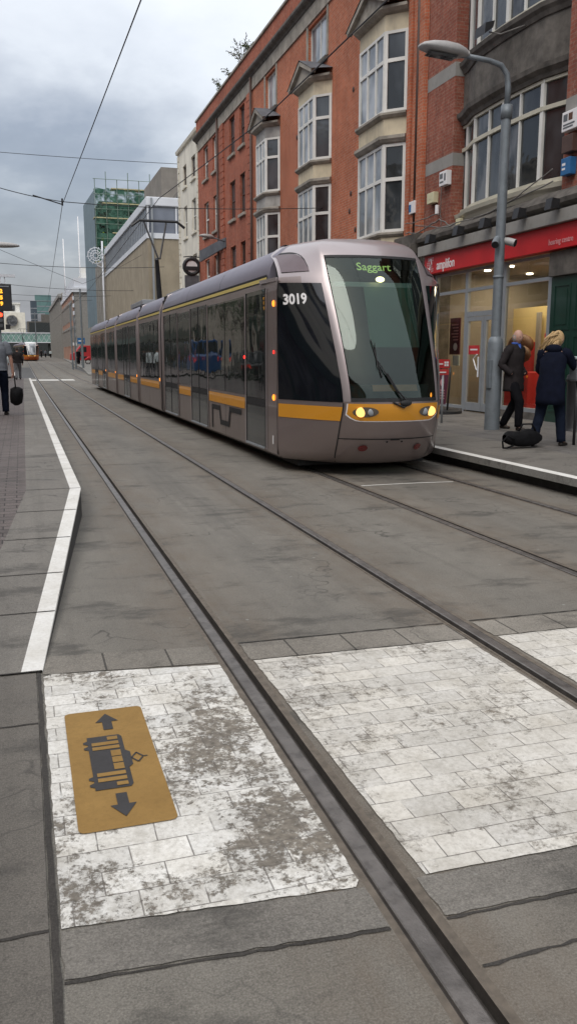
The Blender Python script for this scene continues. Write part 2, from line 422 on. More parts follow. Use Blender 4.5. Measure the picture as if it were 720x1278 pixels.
b = t.math('ADD', b, t.math('MULTIPLY', t.math('SUBTRACT', c1, .5), 1.9))
b = t.math('ADD', b, t.math('MULTIPLY', t.math('SUBTRACT', c2, .5), .8))
cr = t.n('ValToRGB', {0: t.ramp(b, -.02, .92)})
e = cr.color_ramp.elements
e[0].position = 0; e[0].color = (.18, .195, .26, 1)
e[1].position = 1; e[1].color = (.90, .91, .93, 1)
x = e.new(.22); x.color = (.26, .278, .345, 1)
x = e.new(.42); x.color = (.46, .475, .53, 1)
x = e.new(.65); x.color = (.70, .715, .755, 1)
zen = t.ramp(z, .45, 1.0)                        # overcast sky: the zenith is the brightest part
cc = t.mix(zen, cr.outputs[0], (1.4, 1.4, 1.4))
bg1 = t.n('Background', {'Color': sky.outputs[0], 'Strength': .05})
bg2 = t.n('Background', {'Color': cc, 'Strength': .98})
ad = t.n('AddShader', {0: bg1.outputs[0], 1: bg2.outputs[0]})
o = t.n('OutputWorld'); t.link(ad.outputs[0], o.inputs[0])
sun = bpy.data.lights.new('sun', 'SUN'); sun.energy = .9; sun.angle = R(25); sun.color = (1, .96, .9)
so = bpy.data.objects.new('sun', sun); COL.objects.link(so)
# direction towards the sun: behind the camera to the left
sd = Vector((-.55, -.55, 1.0)).normalized()
so.rotation_euler = sd.to_track_quat('Z', 'Y').to_euler()
sky.sun_elevation = math.asin(sd.z); sky.sun_rotation = math.atan2(sd.x, sd.y)

# ------------------------------------------------------------------ ground
YS = [-30, 0, 30, 60, 66, 72, 78, 84, 90, 120, 160, 200, 260, 400, 2500]
RX = [.98, 2.40, 3.80, 5.24]
mb = MB()
edges = [-800, -.2] + [q for r in RX for q in (r - .08, r + .08)] + [6.5, 800]
for i in range(0, len(edges), 1):
    pass
segs = [(-800, .90), (1.06, 2.32), (2.48, 3.72), (3.88, 5.16), (5.32, 800)]
for a, b_ in segs: mb.grid(lambda u, v: (u, v, gz(v)), [a, b_], YS)
struct('ground', mb, M['track'])
mb = MB()
mb.grid(lambda u, v: (u, v, gz(v) + .004), [-60, .90], [62, 66, 72, 78, 84, 90, 98]); mb.grid(lambda u, v: (u, v, gz(v) + .004), [5.32, 60], [62, 66, 72, 78, 84, 90, 98])
struct('junction_road', mb, M['asphalt'])

def rail(cx, side):
    """grooved street rail; side=+1: groove towards +x"""
    prof = [(-.08, 0, 2), (-.056, -.002, 1), (-.051, -.005, 1), (-.047, .001, 0), (-.043, .004, 0), (.008, .004, 0), (.014, .000, 0), (.018, -.038, 1), (.044, -.038, 1), (.048, -.001, 2), (.060, -.001, 2), (.063, -.005, 2), (.08, 0, 1)]
    ys = [-6, -2, 0, 2, 5, 10, 20, 40] + YS[3:-1]
    m_ = MB()
    for i in range(len(prof) - 1):
        (a, za, k), (c, zc, _) = prof[i], prof[i + 1]
        m_.mat(k)
        xa, xc = (cx + a * side, cx + c * side)
        for j in range(len(ys) - 1):
            y0, y1 = ys[j], ys[j + 1]
            q = [(xa, y0, gz(y0) + za), (xc, y0, gz(y0) + zc), (xc, y1, gz(y1) + zc), (xa, y1, gz(y1) + za)]
            m_.quad(*(q if side > 0 else q[::-1]))
    ob = m_.build('tram_rail', [M['rail'], M['raildark'], M['raillip']], at=(cx, 0, 0))
    return ob
for cx, sd_, lab in ((RX[0], 1, 'grooved steel rail beside the ochre tram sign, nearest the left platform'), (RX[1], -1, 'grooved steel rail between the two large white paved patches on the right'),
                     (RX[2], 1, 'thin grooved rail running under the left wheels of the silver tram'), (RX[3], -1, 'grooved rail nearest the right-hand kerb, under the tram')):
    tag(rail(cx, sd_), lab, 'rail', 'street tram rails set in the road')

# platforms and pavements
def edge(y):
    if y <= 4.2: return .02
    if y <= 8.5: return .02 + .48 * (y - 4.2) / 4.3
    return .5
def pz(y):
    if y <= 4.2: return .012
    if y <= 8.5: return .012 + .268 * (y - 4.2) / 4.3
    if y <= 52: return .28
    return max(.02, .28 - .26 * (y - 52) / 6)
def brickx(y):
    if y < 8.5: return -.02 - .42 * (8.5 - y) / 4.3
    return -.02 + .12 * (y - 8.5) / 40
ys = [4.2, 5, 6, 7, 8.5, 12, 20, 35, 47, 52, 55, 58]
mb = MB(); mb.grid(lambda u, v: (brickx(v) * (1 - u) + (edge(v) - .105) * u, v, pz(v)), [0, 1], ys)
struct('left_platform', mb, M['slab'])
mb = MB(); mb.grid(lambda u, v: (-9 * (1 - u) + brickx(v) * u, v, pz(v)), [0, 1], ys)
struct('left_brick_paving', mb, M['setts'])
mb = MB(); mb.grid(lambda u, v: (edge(v) - .105 * (1 - u), v, pz(v) + .003 * 0), [0, 1], ys)
for a, b_ in zip(ys[:-1], ys[1:]): mb.mat(0); mb.quad((edge(a), a, pz(a)), (edge(a), a, pz(a) - .025 if pz(a) > .05 else 0), (edge(b_), b_, pz(b_) - .025), (edge(b_), b_, pz(b_)))
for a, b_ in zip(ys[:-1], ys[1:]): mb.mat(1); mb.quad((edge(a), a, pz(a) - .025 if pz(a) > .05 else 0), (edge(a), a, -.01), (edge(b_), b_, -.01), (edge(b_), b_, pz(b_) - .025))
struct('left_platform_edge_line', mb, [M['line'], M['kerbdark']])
mb = MB(); mb.grid(lambda u, v: (u, v, .006), [-9, -.012], [-8, 0, 2, 4.2])
struct('left_crossing_slabs', mb, M['slabdark'])

PRX = 5.83
def rz(x): return .22 + .08 * min(1, max(0, (x - PRX) / 3.9))
mb = MB(); mb.grid(lambda u, v: (u, v, rz(u)), [PRX + .135, 7.1], [-8, 20, 62]); struct('right_platform', mb, M['slab'])
mb = MB(); mb.grid(lambda u, v: (u, v, rz(u)), [7.1, 9.8, 30], [-8, 20, 62]); struct('right_pavement', mb, M['pave'])
mb = MB()
mb.mat(0); mb.quad((PRX, -8, .22), (PRX + .135, -8, .222), (PRX + .135, 62, .222), (PRX, 62, .22))
mb.mat(1); mb.quad((PRX, -8, .22), (PRX, -8, .13), (PRX, 62, .13), (PRX, 62, .22))
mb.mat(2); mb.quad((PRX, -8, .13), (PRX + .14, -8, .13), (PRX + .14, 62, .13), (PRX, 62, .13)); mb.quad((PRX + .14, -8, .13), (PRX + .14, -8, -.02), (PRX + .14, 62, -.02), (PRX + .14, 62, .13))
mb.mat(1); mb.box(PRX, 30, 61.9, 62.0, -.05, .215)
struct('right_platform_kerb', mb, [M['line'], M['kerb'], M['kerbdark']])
mb = MB(); mb.add([(4.9, 67, gz(67) + .12), (30, 67, gz(67) + .12), (30, 90, gz(90) + .12), (6.0, 90, gz(90) + .12), (8.6, 200, gz(200) + .12), (30, 200, gz(200) + .12)], [(0, 1, 2, 3), (3, 2, 5, 4)])
mb.add([(4.9, 67, gz(67) + .12), (4.9, 67, 0), (30, 67, 0), (30, 67, gz(67) + .12), (6, 90, gz(90) + .12), (6, 90, 0), (8.6, 200, gz(200) + .12), (8.6, 200, .5)], [(0, 1, 2, 3), (1, 0, 4, 5), (5, 4, 6, 7)])
struct('far_right_pavement', mb, M['kerb'])
mb = MB(); mb.grid(lambda u, v: (u, v, gz(v) + .13), [-40, -.6], [62.5, 90, 130, 180]); struct('far_left_pavement', mb, M['setts'])

# road markings and surface bands: thin sheets
def sheet(name, pts, z, m_, n=10, jit=.0032, at=None):
    """polygon sheet with slightly ragged edges"""
    rnd = random.Random(len(name) + int(abs(pts[0][0]) * 100)); out = []
    for i, a in enumerate(pts):
        b_ = pts[(i + 1) % len(pts)]
        k = max(1, int(math.dist(a, b_) / .04)) if n else 1
        k = min(k, 60)
        for j in range(k):
            f = j / k; q = jit if j else 0
            out.append((a[0] + (b_[0] - a[0]) * f + rnd.uniform(-q, q), a[1] + (b_[1] - a[1]) * f + rnd.uniform(-q, q), z))
    mb_ = MB(); mb_.add(out, [tuple(range(len(out)))])
    return struct(name, mb_, m_)
far = lambda x: 4.0 + .16 * math.exp(-1.1 * max(0, x))
near = lambda x: 2.09 + .09 * math.exp(-1.6 * max(0, x))
def rr(x0, y0, x1, y1, x2, y2, x3, y3, r=.03): return [(x0, y0), (x1, y1), (x2, y2), (x3, y3)]
sheet('painted_crossing_patch', [(.022, near(0)), (.872, near(.9)), (.892, near(.9) + .03), (.892, far(.9) - .02), (.06, far(0)), (.022, far(0) - .03)], .004, M['paintA'])
sheet('painted_crossing_patch', [(1.10, near(1.1)), (2.30, near(2.2)), (2.30, far(2.2)), (1.075, far(1.1))], .004, M['paintB'])
sheet('painted_crossing_patch', [(2.50, near(2.5)), (3.70, near(3.5)), (3.70, far(3.5)), (2.50, far(2.5))], .004, M['paintB'])
sheet('painted_crossing_patch', [(3.90, near(3.5)), (5.14, near(3.5)), (5.14, far(3.5)), (3.90, far(3.5))], .004, M['paintB'])
for a, b_ in ((.02, .895), (1.065, 2.315), (2.485, 3.715), (3.885, 5.155)):
    sheet('stone_band', [(a, far(a) + .012), (b_, far(b_) + .012), (b_, far(b_) + .27), (a, far(a) + .27)], .004, M['band'], jit=.004)
    sheet('stone_band', [(a, 1.90 + .08 * math.exp(-1.6 * a)), (b_, 1.90 + .08 * math.exp(-1.6 * b_)), (b_, near(b_) - .008), (a, near(a) - .008)], .004, M['slab'], jit=.004)
    sheet('dark_joint', [(a, 1.884 + .08 * math.exp(-1.6 * a)), (b_, 1.886 + .08 * math.exp(-1.6 * b_)), (b_, 1.898 + .08 * math.exp(-1.6 * b_)), (a, 1.893 + .08 * math.exp(-1.6 * a))], .003, M['tar'], jit=.004)
sheet('dark_joint', [(1.065, 1.70), (2.3, 1.74), (2.3, 1.752), (1.065, 1.71)], .003, M['tar'], jit=.006)
for a, b_ in ((1.065, 2.315), (2.485, 3.715)): sheet('dark_joint', [(a, 4.345 - .015 * a), (b_, 4.345 - .015 * b_), (b_, 4.353 - .015 * b_), (a, 4.357 - .015 * a)], .004, M['tar'], jit=.004)
sheet('dark_joint', [(-.006, .6), (.01, .6), (.014, 2.1), (.010, 4.18), (-.008, 4.2)], .008, M['tar'], jit=.0025)
for yy in (1.42, 2.17, 3.57): sheet('dark_joint', [(-3, yy - .005), (-.012, yy), (-.012, yy + .012), (-3, yy + .007)], .009, M['tar'], jit=.003)
for yy in (4.2, 5.05, 5.8, 6.7, 7.6, 8.5, 10, 11.5, 13, 14.5, 16, 18, 20, 23, 26):
    zc = pz(yy); mb = MB(); x0, x1 = brickx(yy), edge(yy) - .001
    mb.quad((x0, yy - .006, pz(yy - .006) + .003), (x1, yy - .006, pz(yy - .006) + .003), (x1, yy + .006, pz(yy + .006) + .003), (x0, yy + .006, pz(yy + .006) + .003)); struct('slab_joint', mb, M['tar'])
for a, b_ in ((.14, .9), (1.06, 2.32), (2.48, 3.3)): sheet('stop_line', [(a, 56.8), (b_, 56.6), (b_, 59.2), (a, 59.4)], .005, M['line'], n=0)
mb = MB(); mb.grid(lambda u, v: (3.89 + u * 1.24, 9.46 - .12 * (u - .4) ** 2 + v, .004), [i / 10 for i in range(11)], [0, .035]); struct('thin_white_line', mb, M['line'])
sheet('far_lane_line', [(-.6, 64), (-.45, 64), (-.45, 84), (-.6, 84)], .16, M['line'], n=0)

# the ochre tram sign painted on the white patch
sg = thing('tram_crossing_sign', 'ochre rectangle with a dark tram pictogram and two arrows painted on the worn white patch', 'road sign', (.265, 3.1, .006))
def rounded(x0, x1, y0, y1, r, k=4):
    out = []
    for cx, cy, a0 in ((x1 - r, y1 - r, 0), (x0 + r, y1 - r, 90), (x0 + r, y0 + r, 180), (x1 - r, y0 + r, 270)):
        for i in range(k + 1): out.append((cx + r * math.cos(R(a0 + 90 * i / k)), cy + r * math.sin(R(a0 + 90 * i / k))))
    return out
def flat(name, polys, z, m_):
    q = MB()
    for p_ in polys: q.add([(a, b_, z) for a, b_ in p_], [tuple(range(len(p_)))])
    return q.build(name, m_, sg)
flat('sign_field', [rounded(.098, .432, 2.64, 3.635, .025)], .008, M['ochre'])
flat('arrow', [[(.27, 3.585), (.222, 3.50), (.25, 3.50), (.25, 3.42), (.29, 3.42), (.29, 3.50), (.318, 3.50)]], .0105, M['charcoal'])
flat('arrow', [[(.262, 2.705), (.308, 2.79), (.282, 2.79), (.282, 2.87), (.242, 2.87), (.242, 2.79), (.216, 2.79)]], .0105, M['charcoal'])
# pictogram: a dark body with lighter windows laid on it
bd = [[(.175, 2.91), (.305, 2.91), (.315, 2.93), (.315, 3.34), (.305, 3.36), (.175, 3.36)], [(.315, 3.06), (.332, 3.08), (.332, 3.19), (.315, 3.21)]]
for yy in (2.95, 3.0, 3.26, 3.31): bd.append([(.175, yy - .018), (.175, yy + .018), (.158, yy + .008), (.158, yy - .008)])
flat('tram_pictogram', bd, .0105, M['charcoal'])
wn = [(.255, .297, 3.315, 3.345), (.19, .297, 3.272, 3.30), (.19, .297, 3.232, 3.260), (.258, .297, 3.165, 3.215), (.258, .297, 3.11, 3.158), (.258, .297, 3.052, 3.102), (.19, .297, 3.008, 3.036), (.19, .297, 2.966, 2.994), (.255, .297, 2.925, 2.952)]
flat('pictogram_windows', [[(a, c), (b_, c), (b_, d), (a, d)] for a, b_, c, d in wn], .0125, M['ochre'])
q = []
def seg(a, b_, w_=.007):
    d = Vector((b_[0] - a[0], b_[1] - a[1])); n_ = Vector((-d.y, d.x)).normalized() * w_ / 2
    q.append([(a[0] + n_.x, a[1] + n_.y), (a[0] - n_.x, a[1] - n_.y), (b_[0] - n_.x, b_[1] - n_.y), (b_[0] + n_.x, b_[1] + n_.y)])
seg((.332, 3.135), (.355, 3.175)); seg((.355, 3.175), (.378, 3.135)); seg((.378, 3.135), (.355, 3.095)); seg((.355, 3.095), (.332, 3.135)); seg((.378, 3.135), (.395, 3.135))
flat('pictogram_pantograph', q, .0105, M['charcoal'])
# ------------------------------------------------------------------ tram
M['tbody'] = mat('tram_mauve_grey_paint', (.27, .22, .21), .38, .55, .07, .8, dirt=.15, coat=.35)
M['tside'] = mat('tram_side_grey_paint', (.25, .205, .19), .42, .5, .08, .8, dirt=.3, coat=.25, streak=True)
M['tintake'] = mat('tram_intake', (.15, .115, .125), .45, .4, .1, 3)
M['troof'] = mat('tram_roof_lavender', (.23, .22, .265), .5, .35, .06, .7, dirt=.25)
M['tcowl'] = mat('tram_cab_silver', (.37, .322, .328), .33, .45, .05, .8, dirt=.1, coat=.4)
M['tdark'] = mat('tram_dark_lower_door', (.055, .06, .06), .25, .1, .2, 2, coat=.3)
M['trubber'] = mat('tram_rubber', (.012, .012, .013), .7, 0, .2, 9)
M['tyellow'] = mat('tram_amber_band', (.62, .27, .02), .4, 0, .06, 1.5, dirt=.12, coat=.3)
M['tstripe'] = mat('tram_pale_yellow_stripe', (.62, .5, .16), .5, 0, .06, 1.5, dirt=.2)
def tramglass(name, a, b_, c_):
    m, t = newmat(name)
    p = t.pos(obj=True)
    v = t.n('TexVoronoi', {'Vector': t.n('Mapping', {'Vector': p, 'Scale': (1, 1.5, .9)}).outputs[0], 'Scale': 1.7, 'Randomness': 1.0})
    s_ = t.n('SeparateColor', {0: v.outputs[1]})
    c = t.mix(t.ramp(s_.outputs[0], .3, 1), a, b_)
    n = t.noise(t.n('Mapping', {'Vector': p, 'Scale': (1, 3.5, .8)}).outputs[0], 1.6, 5, .7)
    c = t.mix(t.math('MULTIPLY', t.ramp(n, .5, .72), .8), c, c_)
    bn = t.n('Bump', {'Height': t.noise(p, 1.1, 2), 'Strength': .035, 'Distance': .3})
    b = t.n('BsdfPrincipled', {'Base Color': c, 'Roughness': .03, 'IOR': 1.5, 'Specular IOR Level': .5, 'Normal': bn.outputs[0]})
    t.out(b.outputs[0]); return m
M['tglass'] = tramglass('tram_side_glass', (.008, .01, .009), (.02, .026, .022), (.045, .052, .045))
M['tcabglass'] = mat('cab_side_glass', (.006, .007, .01), .06, 0, .4, 1.4, coat=.5, spec=.6)
M['tscreen'] = clearglass('cab_windscreen_glass', (.46, .62, .55), 1.35, (.86, .98, .93))
M['cabin'] = mat('cab_interior', (.02, .028, .03), .7, 0, .4, 3)
M['blind'] = mat('cab_sun_blind', (.055, .10, .085), .7, 0, .15, 2)
M['beige'] = mat('cab_card', (.42, .17, .1), .7, 0, .1, 9)
M['headlit'] = emit('headlamp_lit', (1, .52, .15), 2.1)
M['lens'] = mat('headlamp_lens', (.13, .11, .09), .15, .3, .2, 8, coat=.6)
M['markerlit'] = emit('amber_marker', (1, .28, .03), 2.6)
M['markerred'] = emit('red_marker', (1, .04, .03), 2)
M['ledgreen'] = emit('yellow_green_led', (.42, .55, .16), 1.25)
M['cablamp'] = emit('warm_cab_lamp', (1, .75, .35), 7)
M['redlens'] = mat('dark_red_lens', (.13, .012, .014), .2, 0, .2, 9, coat=.5)
TX, TY = 4.53, 9.8
WS = .05
tram = thing('tram', 'silver mauve tram with amber band, number 3019 and lit headlights arriving at the platform', 'tram', (TX, TY, 0))
#      z    hw    wc   yc     yf     y1
LV = [(.17, 1.12, .56, 10.44, 10.26, 11.15), (.21, 1.18, .61, 10.36, 10.16, 11.15), (.45, 1.20, .64, 10.18, 9.95, 11.15), (.72, 1.20, .64, 10.06, 9.81, 11.15),
      (1.0, 1.20, .625, 9.99, 9.77, 11.15), (1.5, 1.20, .645, 10.15, 9.94, 11.15), (2.0, 1.195, .67, 10.38, 10.17, 11.15), (2.4, 1.19, .69, 10.58, 10.38, 11.15), (2.62, 1.17, .70, 10.70, 10.50, 11.2),
      (2.87, 1.115, .70, 10.85, 10.68, 11.6), (2.96, 1.07, .69, 10.92, 10.77, 11.9), (3.04, .99, .645, 11.02, 10.88, 11.95), (3.10, .87, .56, 11.15, 11.03, 11.95), (3.14, .70, .45, 11.28, 11.18, 11.95), (3.16, .4, .25, 11.5, 11.45, 11.95), (3.165, 0, 0, 11.8, 11.8, 11.95)]
def lv(zv):
    """smooth (Catmull-Rom) interpolation of the nose sections by height"""
    k = 0
    while k < len(LV) - 2 and LV[k + 1][0] < zv: k += 1
    f = (zv - LV[k][0]) / (LV[k + 1][0] - LV[k][0]); f = max(0, min(1, f))
    p0, p1, p2, p3 = LV[max(k - 1, 0)], LV[k], LV[k + 1], LV[min(k + 2, len(LV) - 1)]
    out = []
    for i in range(1, 6):
        h = p2[0] - p1[0]
        m1 = (p2[i] - p0[i]) / (p2[0] - p0[0]) * h if k > 0 else (p2[i] - p1[i])
        m2 = (p3[i] - p1[i]) / (p3[0] - p1[0]) * h if k < len(LV) - 2 else (p2[i] - p1[i])
        f2, f3 = f * f, f * f * f
        out.append((2 * f3 - 3 * f2 + 1) * p1[i] + (f3 - 2 * f2 + f) * m1 + (-2 * f3 + 3 * f2) * p2[i] + (f3 - f2) * m2)
    return out
def nose(u, zv):
    hw, wc, yc, yf, y1 = lv(zv); a = abs(u)
    if a <= .5:
        q = a / .5; x = wc * q; y = yf + (yc - yf) * q ** 2.3
    else:
        q = (a - .5) / .5; cx, cy = wc + .5 * (hw - wc), yc + .33 * (y1 - yc)
        x = (1 - q) ** 2 * wc + 2 * q * (1 - q) * cx + q * q * hw; y = (1 - q) ** 2 * yc + 2 * q * (1 - q) * cy + q * q * y1
    return Vector((TX + math.copysign(x, u), y, zv))
def nz(u, zv, off=.006):
    e = .01; p = nose(u, zv)
    du = nose(u + e, zv) - nose(u - e, zv); dv = nose(u, zv + e) - nose(u, zv - e)
    n = du.cross(dv)
    if n.length < 1e-9: return p
    return p + n.normalized() * off
def lin(a, b_, n): return [a + (b_ - a) * i / n for i in range(n + 1)]
UW = .472
us = sorted(set([round(q, 4) for q in lin(-1, -.525, 10) + lin(-.525, -UW, 3) + lin(-UW, UW, 14) + lin(UW, .525, 3) + lin(.525, 1, 10)]))
zs = sorted(set(lin(.17, .21, 1) + lin(.21, 1.0, 8) + lin(1.0, 2.87, 14) + lin(2.87, 3.04, 5) + lin(3.04, 3.14, 5) + [3.15, 3.16, 3.165]))
mb = MB(); mb.grid(lambda u, v: nose(u, v), us, zs, skip=lambda u, v: (abs(u) < UW and 1.0 < v < 2.87))
# upper half in the brighter silver of the cowl and pillars
shell = mb.build('cab_shell', [M['tcowl'], M['tbody']], tram, smooth=True, weld=True)
for p_ in shell.data.polygons:
    cz = p_.center.z; cxx = abs(p_.center.x)
    p_.material_index = 0 if (cz > 2.62 or (cz > .98 and cxx < .95) ) else 1
mb = MB(); mb.grid(lambda u, v: (TX + u * lv(3.1)[0], v, 3.166 if abs(u) < .3 else 3.12), [-1, -.8, -.3, .3, .8, 1], [11.9, 12.2]); mb.build('cowl_top', M['tcowl'], tram)
def patch(name, u0, u1, z0, z1, m_, parent=tram, off=.006, nu=8, nv=10, shape=None, smooth=True):
    """a piece that follows the nose surface; shape(fu,fv)->(u,z) optional"""
    q = MB()
    q.grid((lambda fu, fv: nz(*(shape(fu, fv) if shape else (u0 + (u1 - u0) * fu, z0 + (z1 - z0) * fv)), off)), lin(0, 1, nu), lin(0, 1, nv))
    return q.build(name, m_, parent, smooth=smooth)
# windscreen: black surround, glass set in it
q = MB()
q.grid(lambda u, v: nz(u, v, .004), us[:] and [u for u in us if abs(u) <= UW + .001], sorted(set(lin(1.0, 2.87, 16) + [1.045, 2.835])), skip=lambda u, v: abs(u) < UW - .03 and 1.045 < v < 2.835)
q.build('windscreen_seal', M['trubber'], tram, smooth=True)
ws = patch('windscreen', -UW + .008, UW - .008, 1.01, 2.865, M['tscreen'], off=.0005, nu=14, nv=16)
# rubber seam lines and bands
def strip_z(u0, u1, zv, h, m_, name='seam', off=.005): patch(name, u0, u1, zv - h / 2, zv + h / 2, m_, off=off, nu=16, nv=1)
def strip_u(uv, z0, z1, wu, m_, name='seam', off=.005): patch(name, uv - wu / 2, uv + wu / 2, z0, z1, m_, off=off, nu=1, nv=10)
strip_z(-.53, .53, .52, .012, M['trubber'])
for s_ in (-1, 1):
    strip_u(s_ * .53, .19, .98, .010, M['trubber'])
    patch('cab_window', s_ * .575, s_ * .985, .99, 2.52, M['tcabglass'], shape=lambda fu, fv, s_=s_: (s_ * ((.532 + (.55 - .532) * fv) + (.992 - .532) * fu * (1 - .02 * fv)), .99 + (2.50 - .99) * fv + .03 * fu * fv), off=.006, nu=10)
    patch('side_band', s_ * .535, s_ * .992, .75, .93, M['tyellow'], off=.006, nv=2)
    # recessed dark air intake under the cowl, an arch with a rubber rim
    def arch(r, s_=s_):
        def f(fu, fv):
            w_ = math.sin(math.pi * min(1, .5 + .5 * fu)) ** .6 if fu > 0 else 1
            return (s_ * (.665 + .30 * fu), 2.665 + (.275 * (max(0.02, 1 - (1 - fu) ** 4.0) ** .5) + r) * fv)
        return f
    patch('intake_rim', 0, 1, 0, 1, M['trubber'], shape=arch(.034), off=.004, nu=14, nv=3)
    patch('intake', 0, 1, 0, 1, M['tintake'], shape=arch(0), off=.008, nu=14, nv=4)
# amber front panel with rounded lower corners, and headlights
def fp(fu, fv):
    u = -.495 + .99 * fu
    drop = .215 - .09 * max(0, (abs(u) - .36) / .14) ** 2
    return (u, .975 - drop * (1 - fv))
patch('front_panel_rim', 0, 1, 0, 1, M['signwhite'], shape=lambda a, b_: (lambda r: (r[0] * 1.02, r[1] - .012 * (1 - b_)))(fp(a, b_)), off=.003, nu=24, nv=3)
patch('front_panel', 0, 1, 0, 1, M['tyellow'], shape=fp, off=.006, nu=24, nv=4)
for s_ in (-1, 1):
    hl = patch('headlight', 0, 1, 0, 1, M['lens'], shape=lambda a, b_, s_=s_: (s_ * .335 + .115 * math.cos(2 * math.pi * a) * b_, .872 + .062 * math.sin(2 * math.pi * a) * b_), off=.012, nu=20, nv=3)
    q = MB(); c = nz(s_ * .378, .872, .012); q.ball(c, .07, scale=(1, .4, .9)); q.build('lit_bulb', M['headlit'], hl, smooth=True)
    q = MB(); c = nz(s_ * .29, .872, .010); q.ball(c, .045, scale=(1, .3, 1)); q.build('reflector', M['greymetal'], hl, smooth=True)
    patch('fog_lamp', 0, 1, 0, 1, M['redlens'], shape=lambda a, b_, s_=s_: (s_ * .3 + .045 * math.cos(2 * math.pi * a) * b_, .40 + .042 * math.sin(2 * math.pi * a) * b_), off=.010, nu=16, nv=2)
for u_ in (-.08, .08):
    patch('bumper_bolt', 0, 1, 0, 1, M['trubber'], shape=lambda a, b_, u_=u_: (u_ + .012 * math.cos(2 * math.pi * a) * b_, .485 + .012 * math.sin(2 * math.pi * a) * b_), off=.008, nu=8, nv=1)
patch('tow_slot', -.05, .05, .505, .522, M['trubber'], off=.009, nu=2, nv=1)
# wipers
q = MB(); piv = nz(.05, .98, .03)
q.tube([nz(.04, .96, .03), nz(-.08, 1.2, .04), nz(-.19, 1.5, .03)], .008, 6); q.tube([nz(-.17, 1.3, .025), nz(-.22, 1.76, .022)], .008, 6); q.tube([nz(-.2, 1.4, .03), nz(-.19, 1.72, .03)], .006, 6)
q.tube([nz(.07, .99, .035), nz(-.03, 1.12, .04), nz(-.12, 1.34, .04)], .012, 6); q.ball(piv, .05, scale=(1.6, .6, .8)); q.tube([nz(-.08, .99, .02), nz(.03, .93, .03), nz(.11, 1.0, .03)], .014, 6)
q.build('wiper', M['trubber'], tram)
# cab interior
q = MB(); q.mat(0); q.box(TX - 1.1, TX + 1.1, 11.5, 11.55, .5, 2.75); q.add([(TX - .6, 10.2, .93), (TX + .6, 10.2, .93), (TX + 1.12, 11.5, .93), (TX - 1.12, 11.5, .93)], [(0, 1, 2, 3)]); q.box(TX - .56, TX + .56, 10.12, 10.45, .95, 1.2); q.add([(TX - .6, 10.72, 2.7), (TX + .6, 10.72, 2.7), (TX + 1.05, 11.5, 2.7), (TX - 1.05, 11.5, 2.7)], [(0, 1, 2, 3)])
q.box(TX - .22, TX + .22, 11.0, 11.12, 1.3, 1.95)
q.build('cab_interior', M['cabin'], tram)
q = MB(); q.quad((TX - .16, 10.37, 1.68), (TX + .56, 10.41, 1.68), (TX + .56, 10.71, 2.47), (TX - .16, 10.66, 2.47)); q.build('sun_blind', M['blind'], tram)
q = MB(); q.beam((TX - .56, 10.72, 2.50), (TX + .56, 10.72, 2.50), .03, .06); q.build('blind_rail', M['greymetal'], tram)
q = MB(); q.ball((TX + .05, 10.60, 2.56), .045, scale=(1.4, .5, .8)); q.build('cab_lamp', M['cablamp'], tram, smooth=True)
tilt = math.atan2(.54, 1.0)
def onscreen(yy, zc, xc=0): return lambda u, v, d: (TX + xc + u, yy + v * math.sin(R(27)) - d * math.cos(R(27)), zc + v * math.cos(R(27)) + d * math.sin(R(27)))
textmesh('Saggart', .16, onscreen(10.62, 2.715, -.04), 'destination_display', M['ledgreen'], tram, ext=.002, sx=1.05)
q = MB(); fnc = onscreen(9.985, 1.165, .02); q.add([fnc(-.31, -.045, 0), fnc(.31, -.045, 0), fnc(.31, .045, 0), fnc(-.31, .045, 0)], [(0, 1, 2, 3)]); q.build('dashboard_card', M['beige'], tram)
textmesh('3019', .185, lambda u, v, d: (lambda r: tuple(r))(nz(-(.835 - u * .62), 2.30 + v, .012 + d)), 'fleet_number', M['signwhite'], tram, ext=.001, bold=.006)

# cross-section of the saloon
PR = [(1.15, .18), (1.19, .22), (1.20, .35), (1.20, 2.44), (1.185, 2.58)]
RF = [(1.17, 2.585), (1.175, 2.66), (1.15, 2.80), (1.07, 2.95), (.93, 3.06), (.72, 3.12), (.35, 3.15), (0, 3.16)]
def side_rect(mb_, s_, y0, y1, z0, z1, off=.006):
    def xx(zv): return (1.20 if zv <= 2.44 else 1.20 - .015 * (zv - 2.44) / .14) + off
    zz_ = [z0, z1] if z1 <= 2.44 else [z0, 2.44, z1]
    for a, b_ in zip(zz_[:-1], zz_[1:]):
        v = [(TX + s_ * xx(a), y0, a), (TX + s_ * xx(a), y1, a), (TX + s_ * xx(b_), y1, b_), (TX + s_ * xx(b_), y0, b_)]
        mb_.quad(*(v if s_ > 0 else v[::-1]))
SEC = [(11.15, 20.9, 'end'), (21.3, 25.4, 'mid'), (25.7, 31.5, 'doors'), (31.8, 35.2, 'mid'), (35.5, 43.4, 'tail')]
